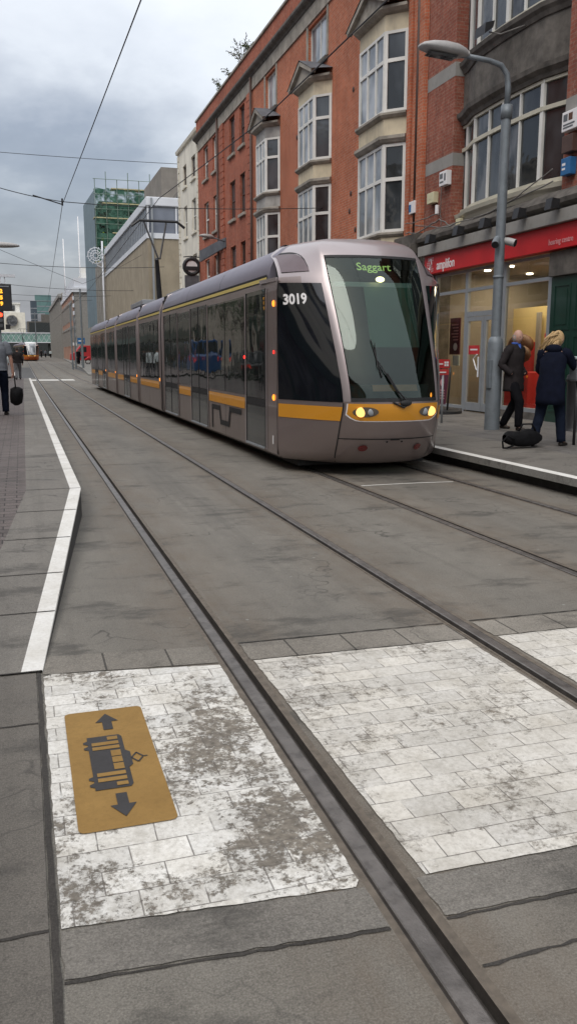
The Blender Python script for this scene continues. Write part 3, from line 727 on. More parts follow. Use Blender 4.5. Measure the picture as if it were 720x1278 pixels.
for k, (y0, y1, kind) in enumerate(SEC):
    q = MB(); pr = [(-a, b_) for a, b_ in PR] ; yr = [y0, y1]
    # side panels and floor
    for s_ in (-1, 1):
        for (a, za), (c, zc) in zip(PR[:-1], PR[1:]):
            v = [(TX + s_ * a, y0, za), (TX + s_ * a, y1, za), (TX + s_ * c, y1, zc), (TX + s_ * c, y0, zc)]; q.quad(*(v if s_ > 0 else v[::-1]))
    q.quad((TX - 1.15, y0, .18), (TX - 1.15, y1, .18), (TX + 1.15, y1, .18), (TX + 1.15, y0, .18))
    for yy, fl in ((y0 + (.02 if k else .9), 1), (y1, 0)):
        out = [(TX - a, yy, b_) for a, b_ in PR] + [(TX + a, yy, b_) for a, b_ in PR[::-1]]
        q.add(out, [tuple(range(len(out)))])
    sec = q.build('body_section', M['tside'], tram)
    q = MB(); r0 = y0 if k else 11.7
    ring = [(-a, b_) for a, b_ in RF] + [(a, b_) for a, b_ in RF[::-1][1:]]
    ys_ = [r0, r0 + .03] + [r0 + (y1 - r0) * f for f in (.25, .5, .75)] + [y1 - .03, y1]
    q.grid(lambda u, v: (TX + ring[int(u)][0] * (.985 if v in (r0, y1) else 1), v, ring[int(u)][1] - (.02 if v in (r0, y1) else 0)), list(range(len(ring))), ys_)
    for yy in (r0, y1): q.add([(TX + a * .985, yy, b_ - .02) for a, b_ in ring], [tuple(range(len(ring)))])
    q.build('roof_fairing', M['troof'], sec, smooth=40)
    q = MB()
    for f in lin(0, 1, max(1, int((y1 - r0) / 2.4)))[1:-1]:
        yy = r0 + (y1 - r0) * f
        for (a, za), (c, zc) in zip(ring[:-1], ring[1:]): q.quad((TX + a * 1.002, yy - .008, za + .003), (TX + c * 1.002, yy - .008, zc + .003), (TX + c * 1.002, yy + .008, zc + .003), (TX + a * 1.002, yy + .008, za + .003))
    if q.f: q.build('roof_joint', M['trubber'], sec)
    for s_ in (-1, 1):
        q = MB(); side_rect(q, s_, y0 + .02, y1 - .02, 2.505, 2.575, .012); q.build('gutter_shadow', M['trubber'], sec) if False else None
        q = MB(); q.quad(*[(TX + s_ * 1.192, a, b_) for a, b_ in ((r0, 2.60), (y1, 2.60), (y1, 2.65), (r0, 2.65))]); q.build('roof_stripe', M['tstripe'], sec)
        q = MB(); q.quad(*[(TX + s_ * 1.186, a, b_) for a, b_ in ((r0, 2.65), (y1, 2.65), (y1, 2.685), (r0, 2.685))]); q.build('gutter_seal', M['trubber'], sec)
    # openings: (start, end, type)
    if kind == 'end': L = [(11.72, 12.80, 'door1'), (12.92, 15.6, 'win'), (15.72, 17.28, 'door2'), (17.40, 18.75, 'win'), (18.88, 20.62, 'door2')]
    elif kind == 'mid': L = [(y0 + .3, y1 - .3, 'win')]
    elif kind == 'doors': L = [(y0 + .2, 27.6, 'win'), (27.75, 29.3, 'door2'), (29.45, y1 - .2, 'win')]
    else: L = [(35.7, 37.2, 'door2'), (37.35, 39.3, 'win'), (39.45, 41.0, 'door2'), (41.15, 43.1, 'win')]
    for s_ in (-1, 1):
        for a, b_, ty in L:
            if ty == 'win':
                q = MB(); side_rect(q, s_, a, b_, .975, 2.47, .006); w_ = q.build('window', M['tglass'], sec)
                q = MB(); side_rect(q, s_, a, b_, .75, .925, .006); q.build('amber_band', M['tyellow'], sec)
                if b_ - a > 2.2:
                    q = MB(); mm = a + (b_ - a) * .5; side_rect(q, s_, mm - .012, mm + .012, .975, 2.47, .009); q.build('window_seam', M['trubber'], sec)
                    q = MB(); side_rect(q, s_, mm - .006, mm + .006, .22, .75, .004); q.build('panel_seam', M['trubber'], sec)
            else:
                q = MB(); side_rect(q, s_, a, b_, .955, 2.50, .008)
                d = q.build('door', M['tglass'], sec)
                q = MB(); side_rect(q, s_, a, b_, .84, .95, .010); q.build('door_sill_band', M['trubber'], sec)
                q = MB(); side_rect(q, s_, a, b_, .27, .835, .008); q.build('door_lower_panel', M['tdark'], sec)
                q = MB(); side_rect(q, s_, a, b_, .235, .262, .03); q.quad((TX + s_ * 1.19, a, .262), (TX + s_ * 1.23, a, .262), (TX + s_ * 1.23, b_, .262), (TX + s_ * 1.19, b_, .262)); q.build('door_step', M['greymetal'], sec)
                q = MB(); 
                for c in ([a, b_] if ty == 'door1' else [a, (a + b_) / 2, b_]): q.beam((TX + s_ * 1.208, c, .26), (TX + s_ * 1.208, c, 2.5), .014, .016)
                q.build('door_seal', M['trubber'] , sec)
                q = MB()
                for c in (a - .05, b_ + .05): q = MB(); side_rect(q, s_, c - .03, c + .03, .24, 2.5, .011); q.build('door_post', M['tcowl'], sec)
        # orange marker lamps at the joints
        if k > 0:
            q = MB(); q.ball((TX + s_ * 1.21, y0 + .12, .98), .045, 10, 6, (.5, 1, 1)); q.build('marker_light', M['markerlit'], sec, smooth=True)
# joint bellows
for (a, b_) in ((20.9, 21.3), (25.4, 25.7), (31.5, 31.8), (35.2, 35.5)):
    q = MB(); nfold = 5
    for j in range(nfold):
        ya = a + (b_ - a) * j / nfold; yb = a + (b_ - a) * (j + .7) / nfold
        q.box(TX - 1.12, TX + 1.12, ya, yb, .3, 2.9)
    q.box(TX - 1.08, TX + 1.08, a, b_, .3, 3.0)
    q.build('bellows', M['trubber'], tram)
    q = MB()
    for s_ in (-1, 1):
        for yy in (a, b_): q.tube([(TX + s_ * 1.2, yy, .25), (TX + s_ * 1.205, yy, 2.3), (TX + s_ * 1.17, yy, 2.7), (TX + s_ * 1.02, yy, 3.0), (TX + s_ * .7, yy, 3.13), (TX, yy, 3.17)], .03, 6)
    q.build('joint_frame', M['tcowl'], tram, smooth=True)
# cab pillar with marker lamps
for s_ in (-1, 1):
    q = MB(); side_rect(q, s_, 11.15, 11.68, .22, 2.57, .004); side_rect(q, s_, 11.15, 11.17, .22, 2.57, .009); q.build('cab_pillar', M['tbody'], tram)
    for zv, mm in ((2.27, 'markerlit'), (1.0, 'markerlit'), (1.62, 'markerred')):
        q = MB(); q.ball((TX + s_ * 1.21, 11.3, zv), .036 if mm == 'markerlit' else .022, 12, 8, (.6, .7, 1.2)); q.build('marker_light', M[mm], tram, smooth=True)
    q = MB(); q.ball((TX + s_ * 1.215, 12.9, 1.55), .028, 10, 6, (.5, 1, 1)); q.build('door_lamp', M['markerred'], tram, smooth=True)
    q = MB(); side_rect(q, s_, 11.3, 11.36, .35, .47, .012); q.build('door_release', M['signwhite'], tram)
    # the mirror/gutter lip under the cowl
    q = MB(); q.beam((TX + s_ * 1.17, 11.22, 2.585), (TX + s_ * 1.185, 12.0, 2.60), .06, .05); q.build('cowl_lip', M['tcowl'], tram, smooth=False)
# black line emblem on the skirt
def emblem(path, w_):
    q = MB()
    for (a, b_) in zip(path[:-1], path[1:]):
        ya, za = a; yb, zb = b_; d = Vector((yb - ya, zb - za)); L_ = d.length; d /= L_; n_ = Vector((-d.y, d.x)) * w_ / 2; e_ = d * w_ / 2
        v = [(ya - e_.x - n_.x, za - e_.y - n_.y), (yb + e_.x - n_.x, zb + e_.y - n_.y), (yb + e_.x + n_.x, zb + e_.y + n_.y), (ya - e_.x + n_.x, za - e_.y + n_.y)]
        q.quad(*[(TX - 1.2 - .009 - .0007 * path.index(a), p_[0], p_[1]) for p_ in v])
    q.build('emblem', M['trubber'], tram)
emblem([(15.32, .32), (15.32, .66), (14.72, .66), (14.62, .42), (14.02, .42), (13.92, .68), (13.2, .68)], .085)
# pantograph
q = MB(); py = 28.2
q.tube([(TX + .1, py + 1.3, 3.15), (TX - .1, py, 3.35), (TX - .3, py - .9, 4.55)], [.09, .09, .06], 8)
q.tube([(TX - .25, py - .9, 4.55), (TX - .55, py - .1, 5.75)], .03, 6); q.tube([(TX - .2, py - .9, 4.55), (TX + .15, py - .1, 5.75)], .03, 6)
pg = q.build('pantograph', M['black'], tram, smooth=40)
q = MB(); q.tube([(TX - .95, py - .1, 5.62), (TX - .7, py - .1, 5.8), (TX + .5, py - .1, 5.8), (TX + .75, py - .1, 5.62)], .045, 6); q.build('collector_head', M['black'], pg)
q = MB(); q.box(TX - .8, TX + .8, 27.2, 30.2, 3.15, 3.3); q.box(TX - .5, TX + .2, 22.0, 24.4, 3.14, 3.28); q.build('roof_equipment', M['greymetal'], tram, bevel=.02)
# wheels under the skirt, then an added box that blocks light
q = MB()
for yy in (13.2, 15.0, 22.6, 24.2, 27.6, 29.3, 33, 34.4, 38, 40):
    for s_ in (-1, 1): q.tube([(TX + s_ * .66, yy, .29), (TX + s_ * .78, yy, .29)], .27, 20)
q.box(TX - .95, TX + .95, 11.0, 43, .075, .17)  # underfloor box added to deepen the shade beneath the tram
q.build('wheels', M['trubber'], tram)

# the second tram, far down the street on the other track
def far_tram():
    c = copy_tree(tram); c.location = (1.85, 150, gz(150)); c.rotation_euler = (0, 0, R(3.4))
    c['label'] = 'distant tram with orange lower front approaching below the pale green bridge'
    c['category'] = 'tram'
    M['farwhite'] = mat('far_tram_white', (.75, .76, .76), .4, 0, .05, 2); M['farorange'] = mat('far_tram_orange', (.5, .12, .03), .4, 0, .1, 2)
    for ch in c.children:
        nm = ch.name.split('.')[0]
        if nm == 'cab_shell': ch.data = ch.data.copy(); ch.data.materials[0] = M['farwhite']; ch.data.materials[1] = M['farorange']
        if nm == 'windscreen': ch.data = ch.data.copy(); ch.data.materials[0] = M['glassl']  # pale pane paints a reflection on the distant windscreen
        if nm in ('fleet_number', 'destination_display', 'cab_lamp'): bpy.data.objects.remove(ch)
    return c
ft = far_tram()
# ------------------------------------------------------------------ buildings on the right-hand side (street face at x = 9.8)
FX = 9.8
def wall_x(q, X, y0, y1, z0, z1, holes=(), depth=.14, dx=1):
    """wall in the plane x=X facing -x with rectangular openings and their reveals"""
    ysn = sorted(set([y0, y1] + [h[0] for h in holes] + [h[1] for h in holes])); zsn = sorted(set([z0, z1] + [h[2] for h in holes] + [h[3] for h in holes]))
    ysn = [v for v in ysn if y0 <= v <= y1]; zsn = [v for v in zsn if z0 <= v <= z1]
    for a, b_ in zip(ysn[:-1], ysn[1:]):
        for c, d in zip(zsn[:-1], zsn[1:]):
            my, mz = (a + b_) / 2, (c + d) / 2
            if any(h[0] < my < h[1] and h[2] < mz < h[3] for h in holes): continue
            q.quad((X, a, c), (X, a, d), (X, b_, d), (X, b_, c))
    for h in holes:
        a, b_, c, d = h[:4]; e = X + depth * dx
        q.quad((X, a, c), (e, a, c), (e, a, d), (X, a, d)); q.quad((X, b_, d), (e, b_, d), (e, b_, c), (X, b_, c))
        q.quad((X, a, d), (e, a, d), (e, b_, d), (X, b_, d)); q.quad((X, b_, c), (e, b_, c), (e, a, c), (X, a, c))
def shell_rest(q, X, y0, y1, z0, z1, depth=12, wallz=None, sgn=1):
    """side walls, back and roof behind a street wall"""
    b_ = X + depth * sgn; e = X + .012 * sgn
    q.quad((e, y0, z0), (b_, y0, z0), (b_, y0, z1), (e, y0, z1)); q.quad((e, y1, z1), (b_, y1, z1), (b_, y1, z0), (e, y1, z0))
    q.quad((b_, y0, z0), (b_, y1, z0), (b_, y1, z1), (b_, y0, z1)); q.quad((e, y0, z1 - .3), (b_, y0, z1 - .3), (b_, y1, z1 - .3), (e, y1, z1 - .3))
def sash(parent, X, y0, y1, z0, z1, fm, gm, cols=1, rows=2, fw=.05, sill=None, lab=None, name='window', sgn=1):
    """window frame (part) with pane and sill (sub-parts) set in an opening"""
    q = MB(); a = X; b_ = X + .05 * sgn
    def bx(ya, yb, za, zb, o=0): q.box(min(a, b_) - o, max(a, b_) + o, ya, yb, za, zb)
    bx(y0, y0 + fw, z0, z1); bx(y1 - fw, y1, z0, z1); bx(y0 + fw, y1 - fw, z0, z0 + fw); bx(y0 + fw, y1 - fw, z1 - fw, z1)
    for i in range(1, cols): c = y0 + (y1 - y0) * i / cols; bx(c - fw * .4, c + fw * .4, z0 + fw, z1 - fw, -.006)
    for i in range(1, rows): c = z0 + (z1 - z0) * i / rows; bx(y0 + fw, y1 - fw, c - fw * .5, c + fw * .5, -.003)
    f = q.build(name, fm, parent)
    if lab: f['label'] = lab
    q = MB(); px = X + .03 * sgn; q.quad((px, y0, z0), (px, y0, z1), (px, y1, z1), (px, y1, z0)); q.build('pane', gm, f)
    if sill:
        q = MB(); q.box(min(X - .2 * sgn, X + .04 * sgn), max(X - .2 * sgn, X + .04 * sgn), y0 - .1, y1 + .1, z0 - .13, z0 - .004); q.build('sill', sill, f, bevel=.01)
    return f
def molding(q, pts, path):
    """profile pts (out, z) swept along path of (x, y); out is measured along -normal (towards the street)"""
    n = len(path); rows = []
    for i, (x_, y_) in enumerate(path):
        a = Vector(path[max(i - 1, 0)]); c = Vector(path[min(i + 1, n - 1)]); d = (c - a).normalized(); nn = Vector((-d.y, d.x))
        if nn.x > 0: nn = -nn
        rows.append([(x_ + nn.x * o_, y_ + nn.y * o_, z_) for o_, z_ in pts])
    for r1, r2 in zip(rows[:-1], rows[1:]):
        for i in range(len(pts) - 1): q.quad(r1[i], r1[i + 1], r2[i + 1], r2[i])
    for r_ in (rows[0], rows[-1]): q.add(r_, [tuple(range(len(r_)))])

# ---- building 2: red brick with three stone oriels
b2 = thing('brick_building', 'orange-red brick building with three stacked cream oriel bays and pediments', 'building', (FX, 28, .3))
ori = [(21.15, 23.75), (26.75, 29.2), (32.4, 34.6)]
topw = [(21.9, 23.6), (27.25, 29.1), (32.9, 34.35)]
holes = [(a, b_, 10.95, 12.32) for a, b_ in topw] + [(a + .1, b_ - .1, 4.7, 9.9) for a, b_ in ori]
q = MB(); wall_x(q, FX, 20.0, 36.5, 4.3, 12.42, holes); shell_rest(q, FX, 20.0, 36.5, .3, 13.9); q.build('wall', M['brick'], b2)
q = MB(); q.box(FX - .02, FX + .3, 20.02, 36.5, .3, 4.1); q.build('shop_storey', M['stonedk'], b2)
q = MB(); q.box(FX - .35, FX + .1, 20.05, 36.45, 4.1, 4.35); q.box(FX - .2, FX + .1, 20.05, 36.45, 4.35, 4.6); q.build('ledge', M['stonedk'], b2, bevel=.02)
def shopwin(bld, y0, y1, mm):
    q = MB(); q.box(FX - .06, FX - .022, y0, y1, .8, 3.2); q.build('shop_window', M['glassm'], bld)
    q = MB(); q.box(FX - .12, FX - .03, y0 - .1, y1 + .1, 3.25, 3.95); q.build('shop_fascia', mm, bld)
shopwin(b2, 20.6, 25, M['greymetal']); shopwin(b2, 25.6, 30.4, M['greendoor']); shopwin(b2, 31, 36, M['purple'])
# brick piers with moulded edges beside the drainpipe
q = MB()
for a, w_ in ((20.06, .3), (20.50, .16), (20.8, .2)): q.box(FX - .09, FX + .02, a, a + w_, 4.6, 12.4)
q.build('pier', M['brick'], b2, bevel=.02)
q = MB(); q.tube([(FX - .06, 20.43, 4.6), (FX - .06, 20.43, 12.5)], .05, 8); q.build('drainpipe', M['brownframe'], b2, smooth=True)
q = MB()
molding(q, [(0, 12.42), (.05, 12.42), (.05, 12.92), (.0, 12.94)], [(FX, 20.0), (FX, 47.6)]); q.build('frieze', M['stone'], b2)
q = MB(); molding(q, [(0, 12.9), (.08, 12.92), (.12, 12.98), (.22, 13.04), (.26, 13.10), (.26, 13.18), (.18, 13.21), (0, 13.22)], [(FX, 19.9), (FX, 48.0)]); q.build('cornice', M['stonedk'], b2)
q = MB(); wall_x(q, FX - .06, 20.0, 47.9, 13.2, 13.95); q.box(FX - .055, FX + .3, 20.0, 47.9, 13.9, 13.94); q.build('parapet', M['brick3'], b2)
q = MB(); q.box(FX - .12, FX + .36, 20, 47.92, 13.955, 14.05); q.build('coping', M['stone'], b2, bevel=.01)
for a, b_ in topw:
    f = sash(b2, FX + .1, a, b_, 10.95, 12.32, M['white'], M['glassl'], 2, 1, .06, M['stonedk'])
    q = MB(); q.box(FX - .03, FX + .01, a - .14, a - .002, 10.95, 12.42); q.box(FX - .03, FX + .01, b_ + .002, b_ + .14, 10.95, 12.42); q.build('stone_jamb', M['stone'], f)
PROJ = .46
def oriel(y0, y1, panel, lab):
    """cream two-storey canted bay: near cant, three front lights, far cant"""
    c_ = .45
    plan = [(FX, y0), (FX - PROJ, y0 + c_), (FX - PROJ, y1 - c_), (FX, y1)]
    root = MB()
    def ribbon(q_, off, z0, z1):
        P = [Vector((a - 0, b_)) for a, b_ in plan]
        for i in range(3):
            a, b_ = plan[i], plan[i + 1]; d = Vector((b_[0] - a[0], b_[1] - a[1])).normalized(); n_ = Vector((-d.y, d.x)) * off
            if n_.x > 0: n_ = -n_
            n_ = n_ if off > 0 else -n_
            q_.quad((a[0] + n_.x, a[1] + n_.y, z0), (a[0] + n_.x, a[1] + n_.y, z1), (b_[0] + n_.x, b_[1] + n_.y, z1), (b_[0] + n_.x, b_[1] + n_.y, z0))
    ribbon(root, 0, 7.2, 7.62); ribbon(root, 0, 9.72, 10.12); ribbon(root, 0, 4.35, 4.72)
    bay = root.build('oriel_bay', panel, b2)
    bay['label'] = lab
    q = MB()
    cm = lambda z_, h_, o_: molding(q, [(0, z_), (o_ * .5, z_ + h_ * .15), (o_, z_ + h_ * .5), (o_, z_ + h_ * .85), (0, z_ + h_)], plan)
    cm(7.0, .22, .13); cm(7.62, .16, .12); cm(4.66, .14, .1)
    q.build('stone_string', M['stone'], bay)
    q = MB(); cm(10.1, .2, .2)
    # pediment over the front
    yc_ = (y0 + y1) / 2; hf = (y1 - y0) / 2 - .02; xf = FX - PROJ - .16
    for s_ in (-1, 1):
        q.beam((xf, yc_ + s_ * hf, 10.32), (xf, yc_, 10.86), .14, .12)
    q.add([(xf + .04, yc_ - hf, 10.3), (xf + .04, yc_ + hf, 10.3), (xf + .04, yc_, 10.84)], [(0, 1, 2)])
    q.build('pediment', M['stone'], bay)
    q = MB()
    for s_ in (-1, 1): q.add([(xf - .09, yc_ + s_ * (hf + .08), 10.36), (FX, yc_ + s_ * (hf + .08), 10.45), (FX, yc_, 10.98), (xf - .09, yc_, 10.96)], [(0, 1, 2, 3)])
    q.build('lead_cap', M['lead'], bay)
    for z0, z1, tr in ((4.8, 7.0, 6.12), (7.78, 9.72, 9.02)):
        q = MB(); g = MB()
        for i in range(3):
            a, b_ = Vector(plan[i]), Vector(plan[i + 1]); n = 3 if i == 1 else 1
            L_ = (b_ - a).length; d = (b_ - a) / L_; nn = Vector((-d.y, d.x)); nn = -nn if nn.x > 0 else nn
            def P(s, o_, z_): p_ = a + d * s + nn * o_; return (p_.x, p_.y, z_)
            fw = .07 if n == 3 else .09
            def bar(s0, s1, za, zb, o0=-.05, o1=.012):
                q.add([P(s0, o0, za), P(s1, o0, za), P(s1, o1, za), P(s0, o1, za), P(s0, o0, zb), P(s1, o0, zb), P(s1, o1, zb), P(s0, o1, zb)], [(0, 1, 2, 3), (4, 7, 6, 5), (0, 4, 5, 1), (1, 5, 6, 2), (2, 6, 7, 3), (3, 7, 4, 0)])
            bar(0, fw, z0, z1); bar(L_ - fw, L_, z0, z1); bar(fw, L_ - fw, z0, z0 + .07, -.05, .006); bar(fw, L_ - fw, z1 - .07, z1, -.05, .006); bar(fw, L_ - fw, tr - .045, tr + .045, -.05, .008)
            for k in range(1, n): c = L_ * k / n; bar(c - .035, c + .035, z0 + .07, tr - .045, -.05, .004); bar(c - .035, c + .035, tr + .045, z1 - .07, -.05, .004)
            g.mat(0 if i != 1 else 1)  # front lights have sky reflection painted in, cants keep the dark pane
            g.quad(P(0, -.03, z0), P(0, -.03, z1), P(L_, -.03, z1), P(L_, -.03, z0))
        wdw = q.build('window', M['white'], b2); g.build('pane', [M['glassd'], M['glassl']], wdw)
for (a, b_), pm, lb in zip(ori, (M['cream'], M['cream'], M['render']), ('stained cream bay nearest the hearing shop', 'cream bay in the middle', 'bay with grey roughcast panel')): oriel(a, b_, pm, lb)
# little rust-brown vents, a wall of small marks
q = MB()
for yy, zz_ in ((24.9, 9.3), (25.0, 6.4), (25.1, 5.9), (30.3, 9.2), (30.2, 6.2), (24.6, 5.3)): q.ball((FX - .01, yy, zz_), .07, 8, 5, (.4, 1, 1.2))
q.build('wall_vent', M['brownframe'], b2)

# ---- building 3: red brick, four storeys of flat sash windows
b3 = thing('brick_building', 'deep red brick building with narrow sash windows in pairs beside the cream house', 'building', (FX, 42, .3))
w3 = []
for z0, z1 in ((10.68, 12.32), (7.82, 9.52), (4.9, 6.62)):
    for i, (a, b_) in enumerate(((37.7, 38.6), (39.5, 40.55), (43.15, 44.15), (45.25, 46.4))): w3.append((a, b_, z0, z1, i))
q = MB(); wall_x(q, FX, 36.5, 47.9, .3, 12.42, [h[:4] for h in w3]); shell_rest(q, FX, 36.5, 47.9, .3, 13.9); q.build('wall', M['brick3'], b3)
for a, b_, z0, z1, i in w3: sash(b3, FX + .1, a, b_, z0, z1, M['white'] if i > 1 else M['brownframe'], M['glassm'] if i > 1 else M['glassd'], 1, 2, .07, M['stone'])
q = MB()
for k in range(26):
    zz_ = 4.4 + k * .31; o_ = .06 if k % 2 else .0
    q.box(FX - .07, FX + .02, 36.55, 36.95 + o_ * 3, zz_, zz_ + .28)
    q.box(FX - .07, FX + .02, 41.6, 42.2 + o_ * 2, zz_, zz_ + .28)
q.build('quoin', M['brick3'], b3)
for yy in (36.3, 42.7):
    q = MB(); q.tube([(FX - .1, yy, .4), (FX - .1, yy, 12.9)], .055, 8); q.build('drainpipe', M['brownframe'], b3, smooth=True)
shopwin(b3, 37.2, 41.2, M['black']); shopwin(b3, 42.6, 47.2, M['stone'])
q = MB(); q.box(FX - .3, FX, 36.6, 47.8, 4.05, 4.25); q.build('ledge', M['stonedk'], b3)

# ---- building 4: cream painted house
b4 = thing('cream_building', 'narrow cream painted building with tall plain sash windows', 'building', (FX, 51, .3))
w4 = [(a, b_, z0, z1) for z0, z1 in ((11.4, 12.6), (8.52, 10.3), (5.4, 7.3)) for a, b_ in ((48.75, 49.95), (51.4, 52.5))]
q = MB(); wall_x(q, FX + .03, 47.92, 54.1, .3, 13.7, w4); shell_rest(q, FX + .03, 47.92, 54.1, .3, 13.7)
q.build('wall', M['creamwall'], b4)
for h in w4: sash(b4, FX + .13, *h, M['brownframe'] if h[3] > 12 else M['white'], M['glassd'], 1, 2, .06, M['creamwall'])
q = MB(); molding(q, [(0, 13.55), (.12, 13.6), (.16, 13.75), (0, 13.8)], [(FX + .03, 47.92), (FX + .03, 54.1)]); q.build('cornice', M['creamwall'], b4)
q = MB()
for k in range(28): q.box(FX - .02, FX + .03, 48.0, 48.22 + (.1 if k % 2 else 0), 4 + k * .34, 4.3 + k * .34); q.box(FX - .02, FX + .03, 53.75 - (.1 if k % 2 else 0), 54.08, 4 + k * .34, 4.3 + k * .34)
q.build('quoin', M['creamwall'], b4)
shopwin(b4, 48.6, 53.4, M['greymetal'])

# ---- building 5: concrete block with band of blue-grey glass under a white roof slab
b5 = thing('concrete_building', 'sand-coloured concrete block with blue-grey glazed top floor and white roof slab', 'building', (FX, 67.5, .5))
q = MB(); q.box(FX, 28, 67.5, 101.5, .3, 10.45); q.build('wall', M['concrete'], b5)
q = MB(); q.box(FX - .05, 28.1, 67.45, 101.5, 12.85, 13.5); q.build('roof_slab', M['whitepanel'], b5, bevel=.06)
q = MB(); q.box(FX - .08, 28.1, 67.42, 101.5, 10.45, 10.85); q.build('white_sill_band', M['whitepanel'], b5)
q = MB(); q.box(FX + .1, 28, 67.65, 101.4, 10.85, 12.85); q.build('window_band', M['glassblue'], b5)
for k in range(30):
    q = MB(); yy = 68.6 + k * 1.12; q.box(FX + .04, FX + .12, yy, yy + .07, 10.85, 12.85); q.build('mullion', M['greymetal'], b5)
for xx in (FX + .02, 12.0, 14.4, 17, 19.6, 22.2):
    q = MB(); q.box(xx, xx + .12, 67.55, 67.7, 10.85, 12.85); q.build('mullion', M['whitepanel'], b5)
q = MB(); q.box(FX + .28, FX + .42, 67.3, 67.45, 5, 13.4); q.build('downpipe', M['greymetal'], b5)
q = MB(); q.add([(13.0, 80, 13.5), (26, 80, 13.5), (26, 80, 18.3), (13.0, 80, 18.3), (13.0, 91, 13.5), (26, 91, 13.5), (26, 91, 18.3), (13.0, 91, 18.3)], [(0, 1, 2, 3), (0, 3, 7, 4), (3, 2, 6, 7), (1, 5, 6, 2), (4, 7, 6, 5)]); q.build('penthouse', M['concdk'], b5)
q = MB(); q.add([(12.4, 72, 13.5), (16, 72, 13.5), (16, 72, 15.2), (13.4, 72, 15.2), (12.4, 76, 13.5), (16, 76, 13.5), (16, 76, 15.2), (13.4, 76, 15.2)], [(0, 1, 2, 3), (0, 3, 7, 4), (3, 2, 6, 7)]); q.build('plant_room', M['glassd'], b5)

# ---- stone house between, in front of the scaffolding
b55 = thing('stone_building', 'narrow grey stone building with pilasters between the concrete block and the netted scaffold', 'building', (FX, 105, .5))
q = MB(); hs = [(y_, y_ + 1.1, z_, z_ + 1.9) for y_ in (102.6, 105.2, 107.8) for z_ in (2.5, 5.6, 8.7)]; wall_x(q, FX - .1, 101.6, 110.8, .4, 12.6, hs, .3); shell_rest(q, FX - .1, 101.6, 110.8, .4, 12.9); q.build('wall', M['stone'], b55)
for h in hs: sash(b55, FX + .1, *h, M['stone'], M['glassd'], 1, 2, .1)
for yy in (101.7, 104.2, 106.8, 109.4):
    q = MB(); q.box(FX - .4, FX - .1, yy, yy + .55, .4, 12.3); q.build('pilaster', M['stonegrey'], b55)

# ---- building 6: tower wrapped in scaffold, green net and blue-grey sheeting
b6 = thing('scaffolded_building', 'tall building wrapped in scaffolding with green debris netting and blue-grey sheeting', 'building', (FX, 111, .5))
q = MB(); q.box(FX + .6, 24, 112.6, 128, .4, 20.6); q.build('wall', M['stonedk'], b6)
q = MB(); q.quad((FX - .1, 111, 5.5), (FX - .1, 129, 5.5), (FX - .1, 129, 22.6), (FX - .1, 111, 21.6)); q.build('sheeting', M['bluesheet'], b6)
def netmat():
    m, t = newmat('debris_net'); p = t.pos()
    n = t.noise(p, .8, 6, .7)
    c = t.mix(t.ramp(n, .35, .68), (.03, .075, .055), (.10, .20, .15))
    d = t.n('BsdfDiffuse', {'Color': c}); tr = t.n('BsdfTransparent')
    mx = t.n('MixShader', {1: tr.outputs[0], 2: d.outputs[0]}); t.link(t.ramp(t.noise(p, 1.7, 4), .3, .55), mx.inputs[0]); t.out(mx.outputs[0]); return m
M['netx'] = netmat()
q = MB(); rnd = random.Random(4)
for i in range(6):
    for j in range(5):
        if rnd.random() < .12: continue
        x0 = FX + i * 1.35; z0 = 13.2 + j * 1.75
        dy = rnd.uniform(-.06, .06); q.quad((x0, 111 + dy, z0), (x0 + 1.35, 111 + dy, z0), (x0 + 1.35, 111 - dy, z0 + 1.75 + rnd.uniform(-.3, .05)), (x0, 111 - dy, z0 + 1.75))
q.build('netting', M['netx'], b6)
for i in range(7):
    xx = FX + i * 1.35
    q = MB(); q.tube([(xx, 110.9, 12), (xx, 110.9, 22.6 + (1.2 if i % 2 else .3))], .05, 6); q.tube([(xx, 112.3, 12), (xx, 112.3, 22)], .05, 6); q.build('scaffold_pole', M['scaf'], b6)
for j in range(6):
    zz_ = 13.2 + j * 1.75
    q = MB(); q.box(FX - .2 + (j % 3) * 1.1, FX + 8.3 - (j % 2) * 1.4, 110.93, 112.4, zz_ - .12, zz_); q.build('scaffold_deck', M['boards'], b6)
    q = MB(); q.tube([(FX - .2, 110.8, zz_ + .95), (FX + 8.3, 110.8, zz_ + .95)], .035, 6); q.build('guard_rail', M['scaf'], b6)
for k, (x_, z_) in enumerate(((FX + .9, 14.95), (FX + 4.0, 16.7))):
    q = MB()
    q.tube([(x_ - .12, 111.4, z_), (x_ - .1, 111.4, z_ + .85), (x_, 111.4, z_ + .9), (x_ + .1, 111.4, z_ + .85), (x_ + .14, 111.4, z_)], .1, 7)
    q.tube([(x_, 111.4, z_ + .8), (x_, 111.4, z_ + 1.1), (x_, 111.4, z_ + 1.42), (x_, 111.4, z_ + 1.52)], [.18, .24, .24, .1], 8)
    q.tube([(x_ - .24, 111.4, z_ + 1.4), (x_ - .34, 111.3, z_ + 1.1), (x_ - .2, 111.1, z_ + .9)], .08, 6); q.tube([(x_ + .24, 111.4, z_ + 1.4), (x_ + .36, 111.3, z_ + 1.1), (x_ + .3, 111.1, z_ + .85)], .08, 6)
    q.ball((x_, 111.4, z_ + 1.68), .13, 8, 6)
    o = q.build('person', M['hivis'], at=(x_, 111.4, z_), smooth=True)
    tag(o, ('scaffold worker in yellow hi-vis standing on the lower deck at the left' if k == 0 else 'scaffold worker in yellow hi-vis standing one deck higher'), 'person', 'workers on the scaffold')

